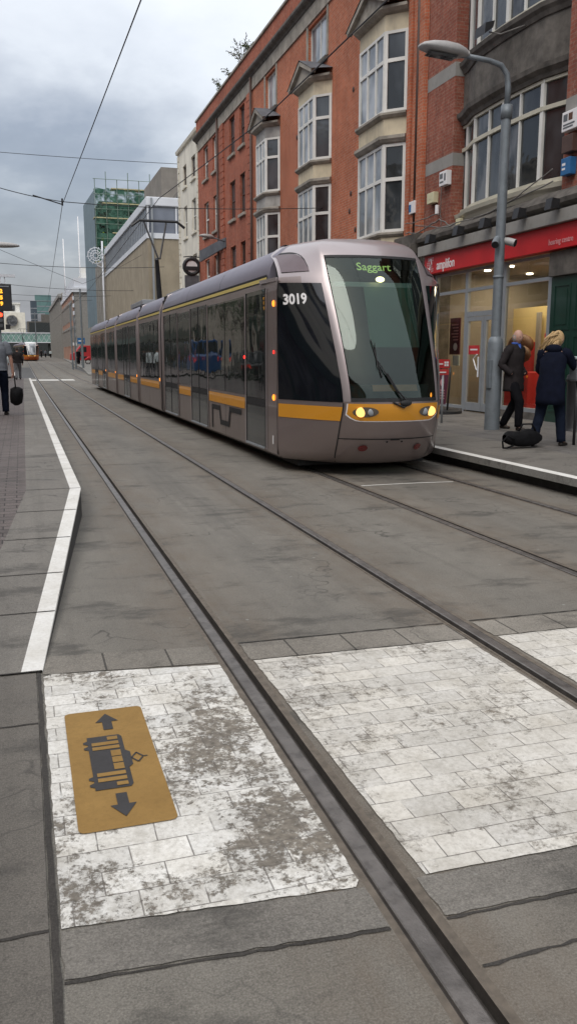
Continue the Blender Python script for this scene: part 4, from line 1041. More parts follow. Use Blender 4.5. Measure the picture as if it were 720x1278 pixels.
# ---- building 7: stone and pink brick with white attic
b7 = thing('stone_building', 'grey stone and pink brick building with white stepped attic, far down the street', 'building', (8.5, 140, .8))
q = MB(); q.box(8.5, 26, 140, 160, .6, 11.4); q.build('stone_end', M['stonegrey'], b7)
hs = [(y_, y_ + 1.6, z_, z_ + 2.2) for y_ in (143, 148, 153, 158, 163, 168, 173) for z_ in (3.4, 7.4)]
q = MB(); wall_x(q, 8.4, 140.3, 178, .6, 11.4, hs, .05); q.build('brick_front', M['brickfar'], b7)
for h in hs:
    q = MB(); q.box(8.2, 8.41, h[0] - .5, h[0] - .01, h[2] - .2, h[3] + .3); q.box(8.2, 8.41, h[1] + .01, h[1] + .5, h[2] - .2, h[3] + .3); q.box(8.15, 8.41, h[0] - .6, h[1] + .6, h[3] + .31, h[3] + .7); q.build('stone_surround', M['stonegrey'], b7)
    sash(b7, 8.44, *h, M['stone'], M['glassd'], 1, 2, .12)
q = MB(); q.box(8.2, 26, 139.7, 178, 11.4, 12.1); q.box(8.6, 26, 140.2, 178, 12.1, 13.6); q.build('white_attic', M['whitepanel'], b7)
q = MB(); q.box(10.0, 20, 143, 158, 13.6, 14.6); q.build('roof_storey', M['white'], b7)
for k in range(3): q = MB(); q.box(10 + 2.2 * k, 10.8 + 2.2 * k, 144, 145, 14.6, 15.6); q.build('chimney', M['white'], b7)
for j in range(9): q = MB(); q.box(8.25 + .0 * j, 8.5, 139.78, 140.0, 1 + 1.15 * j, 1.6 + 1.15 * j); q.build('quoin', M['whitepanel'], b7)
b8 = thing('stone_building', 'long grey stone building continuing beyond the pink brick one to the railway bridge', 'building', (8.4, 180, 1))
hs = [(y_, y_ + 1.8, z_, z_ + 3) for y_ in range(182, 238, 5) for z_ in (2.3, 6.2, 9.9)]
q = MB(); wall_x(q, 8.4, 178, 240, .6, 13.6, hs, .04); shell_rest(q, 8.4, 178.05, 240, .6, 13.9); q.build('wall', M['stone'], b8)
q = MB()
for h in hs: q.quad((8.43, h[0], h[2]), (8.43, h[0], h[3]), (8.43, h[1], h[3]), (8.43, h[1], h[2]))
q.build('window_pane', M['glassd'], b8)
for yy in range(179, 240, 5):
    q = MB(); q.box(8.0, 8.41, yy + .2, yy + 1.5, .9, 13.0); q.build('pilaster', M['stonegrey'], b8)
q = MB(); q.box(7.8, 8.45, 178, 240, 13.0, 13.7); q.build('cornice', M['stonegrey'], b8)
for k, (x_, y_, z0, z1) in enumerate(((8.3, 160, 14.5, 21.9), (11.0, 160, 15, 25.8))):
    q = MB(); q.tube([(x_, y_, 11.5), (x_, y_, z1)], [.13, .07], 8); tag(q.build('flagpole', M['signwhite'], at=(x_, y_, 11.5), smooth=True), ('shorter bare white flagpole, left of the two, on the far white attic' if k == 0 else 'taller bare white flagpole, right of the two, on the far white attic'), 'flagpole', 'flagpoles on the far roof')

# ---- railway bridge and what closes the street
zb = gz(250)
br = thing('railway_bridge', 'pale green latticed iron railway bridge crossing the far end of the street', 'bridge', (0, 250, zb))
q = MB(); q.box(-40, 14, 250, 250.4, 5.2, 7.9); q.build('girder', M['bridge'], br)
q = MB()
for k in range(40):
    x0 = -40 + k * 1.35; q.beam((x0, 249.93, 5.4), (x0 + 1.35, 249.93, 7.7), .1, .08); q.beam((x0 + 1.35, 249.9, 5.4), (x0, 249.9, 7.7), .1, .08)
q.box(-40, 14, 249.8, 250.0, 7.7, 7.95); q.box(-40, 14, 249.8, 250.0, 5.1, 5.35); q.build('lattice', M['whitepanel'], br)
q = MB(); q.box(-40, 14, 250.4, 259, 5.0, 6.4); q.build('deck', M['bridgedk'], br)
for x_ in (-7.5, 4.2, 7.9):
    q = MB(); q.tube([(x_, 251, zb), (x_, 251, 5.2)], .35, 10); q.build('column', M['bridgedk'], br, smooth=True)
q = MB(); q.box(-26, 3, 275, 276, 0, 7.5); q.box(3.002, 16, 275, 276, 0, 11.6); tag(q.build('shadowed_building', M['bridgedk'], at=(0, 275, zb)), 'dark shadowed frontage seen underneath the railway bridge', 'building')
wb = thing('cream_building', 'pale cream slab of a building with a large round dark window behind the bridge', 'building', (-6, 300, zb))
q = MB(); q.box(-26, 2.2, 300, 320, 1, 15.7); q.build('wall', M['creamwall'], wb)
q = MB(); q.tube([(-2.0, 299.9, 12.9), (-2.0, 299.2, 12.9)], 1.95, 28); q.build('round_window', M['stone'], wb)
q = MB(); q.tube([(-2.0, 299.19, 12.9), (-2.0, 299.1, 12.9)], 1.7, 28); q.build('round_pane', M['glassm'], wb)
q = MB(); q.box(-26, .6, 303, 320, 15.7, 18.6); q.box(-26, .9, 302.6, 320, 18.6, 19); q.build('upper_storey', M['white'], wb)
for k in range(12): q = MB(); x0 = -.9 - k * 1.9; q.box(x0 - 1.2, x0, 302.8, 303.02, 16.3, 18.1); q.build('window', M['glassd'], wb)
for nm, (x0, x1, y_, z1, mm, lb) in enumerate(((8.1, 12.2, 600, 37.5, 'towerdark', 'slim dark glass tower far beyond the bridge'), (11.9, 23, 640, 44, 'towerglass', 'green glass office tower far beyond the bridge'),
        (12.3, 17.0, 590, 29, 'towergrey', 'grey concrete office block in front of the green glass tower'), (2.5, 9, 520, 21, 'towergrey', 'low hazy grey office block left of the slim dark tower'), (14, 22, 500, 22, 'towergrey', 'wide hazy grey block right below the green tower'))):
    tw = thing('office_tower', lb, 'building', ((x0 + x1) / 2, y_, zb))
    q = MB(); q.box(x0, x1, y_, y_ + 20, 0, z1); q.build('facade', M[mm], tw)
    q = MB()
    for k in range(int(z1 / 3.6)): q.box(x0 - .1, x1 + .1, y_ - .12, y_ - .02, k * 3.6, k * 3.6 + .5)
    q.build('floor_bands', M['towergrey'], tw)
q = MB(); q.box(3, 15, 330, 345, 1, 14); q.box(8, 13, 329, 331, 1, 16.5); tag(q.build('office_building', M['stonedk'], at=(9, 330, zb)), 'dark brown-grey block rising just behind the green bridge', 'building')
# ------------------------------------------------------------------ building 1: dull brick with bowed shop-office windows over the hearing shop
M['shopwall'] = mat('shop_yellow_wall', (.62, .50, .24), .8, 0, .06, 1)
M['shopbeige'] = mat('shop_beige_wall', (.26, .235, .195), .8, 0, .08, 1)
M['shopfloor'] = mat('shop_floor', (.25, .2, .15), .5, 0, .1, 3)
M['chairbrown'] = mat('brown_chair', (.10, .042, .022), .6, 0, .2, 5)
M['shopglass'] = clearglass('shop_front_glass', (.86, .86, .84), 1.0)
M['spot'] = emit('shop_ceiling_spot', (1, .86, .62), 14)
M['paper'] = mat('pale_notice', (.55, .62, .63), .6, 0, .08, 9)
M['bluebox'] = mat('blue_alarm_box', (.02, .13, .32), .5, 0, .15, 9)
M['cable'] = mat('dusty_cable', (.16, .15, .14), .8, 0, .3, 9)
M['redmark'] = mat('red_marking', (.5, .04, .04), .6, 0, .1, 9)
M['greymark'] = mat('grey_printing', (.12, .13, .14), .6, 0, .1, 9)
M['gold'] = mat('cream_box', (.62, .58, .38), .6, 0, .1, 9)
b1 = thing('shop_building', 'dull red brick building with bowed white office windows above the red-signed hearing shop', 'building', (FX, 14.5, .3))
q = MB()
def pier(y0, y1):
    q.box(FX, FX + .5, y0, y1, 4.35, 7.85); q.box(FX, FX + .5, y0, y1, 8.15, 13.5)
    q.box(FX, FX + .5, y0, y1, 4.3, 4.35)
# brick piers with grey stone bands let into them
pb = MB(); gb = MB()
for y0, y1 in ((18.6, 19.98), (12.95, 14.28), (7.4, 8.7)):
    for z0, z1 in ((4.3, 5.92), (6.2, 7.85), (8.15, 10.6), (10.85, 14)): pb.box(FX, FX + .5, y0, y1, z0, z1)
    for z0, z1 in ((5.92, 6.2), (7.85, 8.15), (10.6, 10.85)): gb.box(FX - .004, FX + .5, y0 - .004, y1 + .004, z0, z1)
pb.box(FX + .3, FX + 10, 7.4, 19.98, 11.2, 14); pb.box(FX + .55, FX + 10, 7.4, 19.98, 4.3, 11.2)
pb.build('wall', M['brick1'], b1); gb.build('stone_band', M['stonegrey'], b1)
def bow(yl, yr, base=.22):
    """plan of the bowed window: list of (x, y) from near to far"""
    out = []
    for f, o_ in ((0, -.26), (.05, -.25), (.2, -.06), (.36, -.02), (.5, .0), (.64, -.02), (.8, -.06), (.95, -.25), (1, -.26)):
        out.append((FX - .0 - o_, yl + (yr - yl) * f))
    return out
def bow_window(yl, yr, z0, z1, tr, parent, first):
    P = bow(yl, yr); q = MB(); g = MB()
    for i in range(len(P) - 1):
        a, b_ = Vector(P[i]), Vector(P[i + 1]); L_ = (b_ - a).length; d = (b_ - a) / L_; nn = Vector((-d.y, d.x)); nn = -nn if nn.x > 0 else nn
        def T(s, o_, z_): p_ = a + d * s + nn * o_; return (p_.x, p_.y, z_)
        def bar(s0, s1, za, zb, o0=-.06, o1=.015): q.add([T(s0, o0, za), T(s1, o0, za), T(s1, o1, za), T(s0, o1, za), T(s0, o0, zb), T(s1, o0, zb), T(s1, o1, zb), T(s0, o1, zb)], [(0, 1, 2, 3), (4, 7, 6, 5), (0, 4, 5, 1), (1, 5, 6, 2), (2, 6, 7, 3), (3, 7, 4, 0)])
        q.mat(0)
        if i in (1, 2, 6, 7): bar(-.05, .05, z0, z1)
        if i == 3: bar(-.02, .03, z0, z1)
        if i == 4: bar(-.06, .06, z0, z1)
        if i == 5: bar(-.03, .02, z0, z1)
        q.mat(1); bar(-.0, L_, tr - .04, tr + .04, -.06, .03); bar(0, L_, z0, z0 + .08, -.06, .03); bar(0, L_, z1 - .06, z1, -.06, .02)
        g.mat(i % 2 if i not in (1, 6) else 0); g.quad(T(0, -.03, z0), T(0, -.03, z1), T(L_, -.03, z1), T(L_, -.03, z0))
    w_ = q.build('bow_window', [M['white'], M['offwhite']], parent); g.build('pane', [M['glassd'], M['glassm']], w_)
    s_ = MB(); molding(s_, [(-.1, z0 - .26), (.06, z0 - .26), (.10, z0 - .18), (.16, z0 - .12), (.18, z0 - .04), (-.05, z0)], P); s_.build('bow_sill', M['offwhite'] if first else M['stonedk'], w_)
    c = MB(); molding(c, [(-.2, z1), (.06, z1 + .01), (.09, z1 + .08), (.18, z1 + .15), (.2, z1 + .24), (-.1, z1 + .28)], P); c.build('bow_lintel', M['stonedk'], w_)
    r_ = MB()
    for (x0, y0), (x1, y1) in zip(P[:-1], P[1:]): r_.quad((x0 - .03, y0, z1 + .25), (x0 - .03, y0, 8.0 if first else z1 + .6), (x1 - .03, y1, 8.0 if first else z1 + .6), (x1 - .03, y1, z1 + .25)); r_.quad((x0 + .05, y0, z0 - .55), (x0 + .05, y0, z0 - .2), (x1 + .05, y1, z0 - .2), (x1 + .05, y1, z0 - .55))
    r_.build('spandrel', M['stonedk'], w_)
for yl, yr in ((14.28, 18.6), (8.7, 12.95)):
    bow_window(yl, yr, 4.85, 6.78, 6.25, b1, True); bow_window(yl, yr, 8.15, 10.5, 9.7, b1, False)
# ground floor: shopfront
sb = MB(); sb.box(FX - .02, FX + .4, 19.25, 19.98, .3, 4.2); sb.box(FX - .02, FX + .4, 12.1, 13.0, .3, 4.2); sb.box(FX + .02, FX + .4, 7.4, 12.1, .3, 4.2); sb.build('shop_pier', M['stonedk'], b1)
sb = MB(); molding(sb, [(0, 4.2), (.02, 4.3), (.2, 4.34), (.22, 4.42), (0, 4.62)], [(FX, 7.4), (FX, 19.98)]); sb.build('ledge', M['stonedk'], b1)
sb = MB(); sb.box(FX - .2, FX + .02, 7.4, 13.1, 3.5, 4.2); sb.build('neighbour_fascia', M['greendoor'], b1)
sf = MB()
def fr(y0, y1, z0, z1, o=0): sf.box(FX - .02 - o, FX + .06, y0, y1, z0, z1)
fr(19.14, 19.25, .3, 3.5); fr(17.63, 17.74, .3, 3.5); fr(16.03, 16.16, .3, 3.5); fr(14.38, 14.5, .3, 3.5)
fr(17.74, 19.14, 3.0, 3.07, -.004); fr(16.16, 17.63, 3.0, 3.07, -.004); fr(14.5, 16.03, 3.0, 3.07, -.004); fr(16.16, 17.63, 2.44, 2.55, -.004)
fr(14.5, 16.03, .44, .52, -.004); fr(17.74, 19.14, .36, .43, -.004); fr(14.5, 19.14, 3.44, 3.5, -.008)
sh = sf.build('shop_frame', M['greymetal'], b1)
g = MB()
for y0, y1, z0, z1 in ((17.74, 19.14, .43, 3.0), (17.74, 19.14, 3.07, 3.44), (16.16, 17.63, 3.07, 3.44), (16.16, 17.63, 2.55, 3.0), (14.5, 16.03, .52, 3.0), (14.5, 16.03, 3.07, 3.44)):
    g = MB(); g.quad((FX + .02, y0, z0), (FX + .02, y0, z1), (FX + .02, y1, z1), (FX + .02, y1, z0)); g.build('shop_pane', M['shopglass'], sh)
pl = MB(); pl.box(FX - .04, FX + .1, 14.4, 16.1, .29, .44); pl.box(FX - .04, FX + .1, 17.7, 19.2, .29, .36); pl.build('plinth', M['stonedk'], b1)
# door with wide leaf and narrow leaf
d = MB()
for y0, y1 in ((16.86, 17.62), (16.17, 16.84)):
    d.box(FX - .03, FX + .03, y0, y0 + .09, .34, 2.43); d.box(FX - .03, FX + .03, y1 - .09, y1, .34, 2.43); d.box(FX - .027, FX + .027, y0 + .09, y1 - .09, .34, .52); d.box(FX - .027, FX + .027, y0 + .09, y1 - .09, 2.34, 2.43)
dd = d.build('door', M['greymetal'], b1)
g = MB(); g.quad((FX + .004, 16.2, .4), (FX + .004, 16.2, 2.4), (FX + .004, 17.6, 2.4), (FX + .004, 17.6, .4)); g.build('door_glass', M['shopglass'], dd)
g = MB(); g.tube([(FX - .05, 16.98, 1.24), (FX - .09, 16.98, 1.26), (FX - .09, 17.14, 1.5), (FX - .09, 16.98, 1.6)], .014, 6); g.tube([(FX - .07, 16.95, 1.1), (FX - .07, 16.95, 1.55)], .018, 6); g.build('handle', M['whitepanel'], dd)
g = MB(); g.quad((FX - .012, 17.02, 1.60), (FX - .012, 17.02, 1.80), (FX - .012, 17.5, 1.80), (FX - .012, 17.5, 1.60)); g.build('door_sticker', M['redshop2'], dd)
q = MB(); q.box(FX - .016, FX - .013, 17.1, 17.42, 1.69, 1.725); q.build('sticker_bar', M['signwhite'], dd)
# fascia sign
fs = MB(); fs.box(FX - .2, FX + .02, 13.3, 19.5, 3.52, 3.96); sign = fs.build('fascia_sign', M['red'], b1, bevel=.008)
fs = MB(); fs.box(FX - .3, FX + .02, 13.1, 19.7, 3.965, 4.2); fs.build('fascia_trim', M['stonegrey'], sign, bevel=.01)
FL = lambda yc, zc, x=FX - .204: (lambda u, v, dp: (x - dp, yc - u, zc + v))
textmesh('amplifon', .30, FL(18.40, 3.685), 'sign_lettering', M['signwhite'], sign, ext=.004, sx=.86, bold=.004)
textmesh('hearing centre', .15, FL(13.92, 3.66), 'sign_small_lettering', M['pink'], sign, ext=.004, sx=.86)
# square emblem of pale pink facets with an ear-like swirl
e_ = MB(); rnd = random.Random(3)
for i in range(6):
    for j in range(7):
        if rnd.random() < .3: continue
        y0 = 19.36 - i * .06; z0 = 3.56 + j * .05; e_.quad((FX - .206, y0, z0), (FX - .206, y0 - .052, z0 + .008), (FX - .206, y0 - .048, z0 + .042), (FX - .206, y0 - .004, z0 + .04))
e_.build('sign_emblem', M['pink'], sign)
e_ = MB(); e_.tube([(FX - .21, 19.24, 3.84), (FX - .21, 19.13, 3.86), (FX - .21, 19.10, 3.75), (FX - .21, 19.17, 3.70), (FX - .21, 19.19, 3.62), (FX - .21, 19.25, 3.66)], .014, 5); e_.build('emblem_swirl', M['signwhite'], sign)
for k, yy in enumerate((18.75, 17.4, 16.26, 14.98, 13.9)):
    s_ = MB(); s_.beam((FX - .26, yy, 4.2), (FX - .44, yy, 4.36), .05, .05); s_.add([(FX - .36, yy - .1, 4.22), (FX - .36, yy + .1, 4.22), (FX - .54, yy + .1, 4.18), (FX - .54, yy - .1, 4.18), (FX - .34, yy - .1, 4.36), (FX - .34, yy + .1, 4.36), (FX - .5, yy + .1, 4.38), (FX - .5, yy - .1, 4.38)], [(0, 3, 2, 1), (4, 5, 6, 7), (0, 1, 5, 4), (1, 2, 6, 5), (2, 3, 7, 6), (3, 0, 4, 7)])
    s_.build('sign_spotlight', M['black'], b1)
# green panelled door
gd = MB(); gd.box(FX - .03, FX + .04, 13.02, 14.38, .3, 3.04); gdo = gd.build('green_door', M['greendoor'], b1)
gd = MB()
for y0, y1 in ((13.1, 13.62), (13.76, 14.28)):
    for z0, z1 in ((.5, 1.1), (1.2, 1.95), (2.05, 2.9)):
        gd.box(FX - .045, FX - .028, y0, y1, z0, z0 + .04); gd.box(FX - .045, FX - .028, y0, y1, z1 - .04, z1); gd.box(FX - .045, FX - .028, y0, y0 + .04, z0 + .04, z1 - .04); gd.box(FX - .045, FX - .028, y1 - .04, y1, z0 + .04, z1 - .04)
        gd.box(FX - .04, FX - .028, y0 + .1, y1 - .1, z0 + .1, z1 - .1)
gd.build('door_panels', M['greendoor'], gdo)
gd = MB(); gd.box(FX - .1, FX + .04, 12.95, 14.4, 3.05, 3.5); gd.build('door_lintel', M['stonedk'], b1, bevel=.01)
# shop interior
si = MB(); si.mat(0)
si.mat(2); si.quad((FX + .1, 14.3, .34), (FX + 4, 14.3, .34), (FX + 4, 19.3, .34), (FX + .1, 19.3, .34))
si.mat(1); si.quad((FX + 4, 17.0, .34), (FX + 4, 19.4, .34), (FX + 4, 19.4, 3.6), (FX + 4, 17.0, 3.6)); si.quad((FX + .1, 19.4, .34), (FX + 4, 19.4, .34), (FX + 4, 19.4, 3.6), (FX + .1, 19.4, 3.6)); si.quad((FX + .1, 14.2, 3.56), (FX + 4.2, 14.2, 3.56), (FX + 4.2, 19.4, 3.56), (FX + .1, 19.4, 3.56))
si.quad((FX + .1, 14.2, .34), (FX + 4, 14.2, .34), (FX + 4, 14.2, 3.6), (FX + .1, 14.2, 3.6))
si.mat(0); si.box(FX + 2.3, FX + 2.4, 16.4, 19.4, .34, 2.75); si.mat(1); si.quad((FX + 4, 14.2, .34), (FX + 4, 17.0, .34), (FX + 4, 17.0, 3.6), (FX + 4, 14.2, 3.6))
si.build('shop_interior', [M['shopwall'], M['shopbeige'], M['shopfloor']], b1)
c = MB(); c.box(FX + 1.0, FX + 1.6, 15.0, 16.2, .34, 1.35); c.build('red_counter', M['redshop2'], b1, bevel=.02)
c = MB(); c.box(FX + 1.25, FX + 1.9, 17.0, 18.4, .34, 1.2); c.build('red_counter', M['redshop2'], b1, bevel=.02)
c = MB(); c.box(FX + 2.24, FX + 2.28, 16.6, 17.9, 1.35, 2.1); c.build('red_wall_panel', M['redshop2'], b1)
c = MB(); c.box(FX + 2.2, FX + 2.27, 18.2, 19.2, .9, 1.9); c.build('red_wall_panel', M['redshop2'], b1)
for yy, xx, s__ in ((17.75, 1.5, 1.0), (17.2, 1.15, .8)):
    c = MB(); c.ball((FX + xx, yy, 1.82 if s__ == 1 else 1.6), .42 * s__, 14, 8, (.5, 1.1, .62)); c.build('chair_back', M['chairbrown'], b1, smooth=True)
c = MB(); c.box(FX + .08, FX + .1, 18.1, 18.6, 1.6, 2.45); po = c.build('window_poster', M['purple'], b1)
for k in range(6): c = MB(); c.box(FX + .07, FX + .078, 18.18, 18.5 - .05 * (k % 3), 2.28 - k * .07, 2.305 - k * .07); c.build('poster_text', M['pink'], po)
c = MB(); c.tube([(FX + .078, 18.3, 1.78), (FX + .07, 18.3, 1.78)], .09, 16); c.build('poster_badge', M['signwhite'], po)
c = MB(); c.box(FX + .08, FX + .1, 18.1, 18.42, 1.34, 1.58); c.build('window_notice', M['paper'], b1)
for xx, yy in ((.8, 18.2), (.8, 17.2), (.9, 15.2), (2.6, 16.0), (2.2, 18.6), (2.3, 15.0)):
    c = MB(); c.tube([(FX + xx, yy, 3.555), (FX + xx, yy, 3.53)], .075, 12); c.build('ceiling_spot', M['spot'], b1)
for yy in (14.9, 15.5):
    c = MB(); c.box(FX + 2.9, FX + 3.0, yy, yy + .4, 3.0, 3.03); c.build('ceiling_lamp', M['spot'], b1)
for k, (x_, y0, y1, z0, z1, mm) in enumerate(((3.9, 17.3, 17.9, .4, 2.4, 'brownframe'), (3.9, 18.2, 18.9, 1.2, 2.2, 'purple'), (2.22, 18.0, 18.16, .4, 2.6, 'stonegrey'), (1.2, 18.55, 18.95, .34, 1.25, 'signwhite'), (2.24, 16.65, 16.9, 2.2, 2.6, 'paper'))):
    c = MB(); c.box(FX + x_ - .06, FX + x_, y0, y1, z0, z1); c.build('shop_fitting', M[mm], b1, bevel=.01)
for k in range(5):
    c = MB(); c.box(FX + 1.1 + .02 * k, FX + 1.3, 15.1 + k * .2, 15.22 + k * .2, 1.352, 1.36 + .03 * (k % 3 + 1)); c.build('leaflet_pile', M[('paper', 'signwhite', 'pink')[k % 3]], b1)
al = bpy.data.lights.new('shop_ceiling_light', 'AREA'); al.energy = 85; al.color = (1, .84, .58); al.shape = 'RECTANGLE'; al.size = 1.0; al.size_y = 4
ao = bpy.data.objects.new('shop_ceiling_light', al); COL.objects.link(ao); ao.location = (FX + 1.7, 16.9, 3.5)
al = bpy.data.lights.new('shop_back_light', 'AREA'); al.energy = 32; al.color = (1, .86, .5); al.shape = 'RECTANGLE'; al.size = .6; al.size_y = 2.4
ao = bpy.data.objects.new('shop_back_light', al); COL.objects.link(ao); ao.location = (FX + 3.2, 15.6, 3.45)

# ---- boxes, cables and a floodlight on the wall (each can be lifted off)
def wallbox(name, y0, y1, z0, z1, m_, lab, cat='alarm box', dpt=.14, mark=None, grp='alarm and junction boxes on the brick'):
    t_ = thing(name, lab, cat, (FX - .0, (y0 + y1) / 2, z0), grp)
    q = MB(); q.box(FX - dpt, FX - .004, y0, y1, z0, z1); q.build('case', m_, t_, bevel=.012)
    if mark:
        for k, (a, b_, c, d_, mm) in enumerate(mark):
            q = MB(); q.box(FX - dpt - .004, FX - dpt - .0005, y1 - (y1 - y0) * b_, y1 - (y1 - y0) * a, z0 + (z1 - z0) * c, z0 + (z1 - z0) * d_); q.build('printing', M[mm], t_)
    return t_
wallbox('alarm_box', 18.62, 18.98, 5.5, 5.82, M['signwhite'], 'white alarm box with grey print on the brick pier, left of the bow window', mark=[(.1, .5, .5, .85, 'greymark'), (.1, .6, .2, .32, 'greymark'), (.7, .9, .3, .8, 'greymark')])
wallbox('junction_box', 19.25, 19.6, 5.2, 5.45, M['gold'], 'cream yellow box on the brick pier below and left of the white one', mark=[(.3, .6, .4, .7, 'gold')])
wallbox('alarm_box', 20.3, 20.62, 5.12, 5.42, M['signwhite'], 'white box with a blue front at the foot of the moulded brick pier', mark=[(.05, .45, .15, .75, 'bluebox')])
wallbox('notice_tag', 17.98, 18.18, 4.42, 4.66, M['gold'], 'small pale tag hanging just above the red shop sign', 'tag', .1, grp=None)
wallbox('alarm_box', 13.7, 14.18, 5.58, 5.92, M['signwhite'], 'large white alarm box with printed emblem on the right-hand brick pier', mark=[(.1, .35, .5, .85, 'greymark'), (.42, .66, .5, .85, 'chairbrown'), (.1, .8, .28, .36, 'greymark'), (.1, .7, .14, .22, 'greymark')])
wallbox('bell_box', 13.8, 14.12, 5.2, 5.5, M['brownframe'], 'old brown bell box right under the large white alarm box', 'bell box', .16, grp=None)
wallbox('alarm_box', 13.86, 14.14, 4.82, 5.12, M['bluebox'], 'bright blue alarm box lowest on the right-hand brick pier', mark=[(.15, .5, .55, .7, 'signwhite'), (.15, .5, .3, .42, 'signwhite')])
q = MB(); q.tube([(FX - .08, 19.15, 4.9), (FX - .08, 19.15, 5.12)], .05, 10); tag(q.build('white_sensor', M['signwhite'], at=(FX - .08, 19.15, 4.9), smooth=40), 'small white tube-shaped sensor beneath the cream box on the brick pier', 'sensor')
fl = thing('floodlight', 'small black floodlight on an arm in front of the upper bow window', 'floodlight', (FX - .1, 16.2, 7.9))
q = MB(); q.add([(9.30, 16.15, 7.98), (9.30, 16.55, 7.98), (9.12, 16.55, 7.86), (9.12, 16.15, 7.86), (9.34, 16.15, 8.12), (9.34, 16.55, 8.12), (9.14, 16.55, 8.06), (9.14, 16.15, 8.06)], [(0, 1, 2, 3), (4, 7, 6, 5), (0, 4, 5, 1), (1, 5, 6, 2), (2, 6, 7, 3), (3, 7, 4, 0)]); q.build('lamp_head', M['black'], fl)
q = MB(); q.tube([(9.75, 15.7, 7.92), (9.45, 16.1, 7.86), (9.3, 16.3, 7.95)], .015, 6); q.build('arm', M['cable'], fl)
rnd = random.Random(11)
def cable(pts, r=.012, lab='', name='wall_cable', grp='loose cables above the red shop sign'):
    q = MB(); P = []
    for a, b_ in zip(pts[:-1], pts[1:]):
        for k in range(6):
            f = k / 6; P.append(tuple(a[i] + (b_[i] - a[i]) * f + (rnd.uniform(-.02, .02) if i else 0) for i in range(3)))
    P.append(pts[-1]); q.tube(P, r, 5); tag(q.build(name, M['cable'], at=pts[0], smooth=True), lab, 'cable', grp)
cable([(FX - .28, 19.9, 4.75), (FX - .26, 18.5, 4.50), (FX - .26, 16.4, 4.52), (FX - .25, 14.2, 4.74)], .014, 'long dusty cable sagging along the ledge above the red sign')
cable([(FX - .3, 17.0, 4.48), (FX - .28, 15.6, 4.60), (FX - .2, 14.3, 4.98)], .012, 'pale cable rising to the blue box on the right-hand pier')
cable([(FX - .18, 20.7, 4.9), (FX - .2, 19.9, 4.86), (FX - .18, 18.9, 4.88)], .012, 'short dark cable strung under the cream box and white sensor')
cable([(FX - .22, 20.6, 4.65), (FX - .3, 19.7, 4.55), (FX - .24, 18.7, 4.72), (FX - .2, 18.2, 4.5)], .016, 'tangled cable on the ledge at the left end of the red sign')
cable([(FX - .12, 18.9, 5.5), (FX - .1, 18.95, 5.0), (FX - .12, 18.85, 4.6)], .01, 'thin cable dropping from the white alarm box left of the bow window')

# ------------------------------------------------------------------ street furniture
LX, LY, LZ = 8.02, 13.4, .268
lp = thing('street_lamp', 'tall grey street lamp with two cameras and a curved arm before the red shop', 'street lamp', (LX, LY, LZ))
q = MB(); q.tube([(LX, LY, LZ - .02), (LX, LY, 1.78), (LX, LY, 1.86), (LX, LY, 1.9)], [.135, .135, .12, .088], 20); q.build('base_column', M['lampgrey'], lp, smooth=40)
q = MB(); q.tube([(LX, LY, 1.88), (LX + .01, LY, 4.5), (LX + .02, LY, 5.72)], [.085, .082, .08], 18); q.build('pole', M['lampgrey'], lp, smooth=40)
q = MB(); q.tube([(LX, LY, 2.9), (LX, LY, 2.94)], .092, 18); q.tube([(LX + .02, LY, 5.5), (LX + .02, LY, 5.72)], .095, 18); q.build('collar', M['lampgrey'], lp, smooth=40)
q = MB(); q.tube([(LX + .02, LY, 5.7), (LX + .03, LY, 6.0), (LX + .0, LY, 6.2), (LX - .12, LY, 6.33), (LX - .35, LY, 6.38), (LX - .95, LY, 6.42)], [.05, .05, .048, .045, .042, .04], 12); q.build('arm', M['lampgrey'], lp, smooth=True)
q = MB()
def lum(q, x0, L_, y, z, d=-1, w=.17, h=.12, rise=.05):
    secs = [(0, .3, .4), (.08, .55, .7), (.25, .9, 1.0), (.5, 1, 1.05), (.75, .95, .85), (.93, .72, .5), (1, .35, .2)]
    n = 16; o = len(q.v)
    for f, ww, hh in secs:
        for j in range(n):
            a = 2 * math.pi * j / n; sy = math.cos(a); sz = math.sin(a)
            zz_ = sz * h * hh * (.9 if sz > 0 else .55)
            q.v.append((x0 + d * L_ * f, y + math.copysign(abs(sy) ** .75, sy) * w * ww, z + rise * f + zz_))
    for i in range(len(secs) - 1):
        for j in range(n):
            q.f.append([o + i * n + j, o + i * n + (j + 1) % n, o + (i + 1) * n + (j + 1) % n, o + (i + 1) * n + j]); q.m.append(q.cur)
    for i in (0, len(secs) - 1): q.f.append([o + i * n + j for j in range(n)]); q.m.append(q.cur)
lum(q, LX - .74, .88, LY, 6.43, h=.135, w=.19); lh = q.build('lamp_head', M['lampshell'], lp, smooth=True)
q = MB(); q.add([(LX - .98, LY - .12, 6.358), (LX - .98, LY + .12, 6.358), (LX - 1.48, LY + .11, 6.385), (LX - 1.48, LY - .11, 6.385), (LX - 1.0, LY - .09, 6.335), (LX - 1.0, LY + .09, 6.335), (LX - 1.44, LY + .08, 6.36), (LX - 1.44, LY - .08, 6.36)], [(4, 5, 6, 7), (0, 1, 5, 4), (1, 2, 6, 5), (2, 3, 7, 6), (3, 0, 4, 7)]); q.build('lens', M['glassm'], lh)
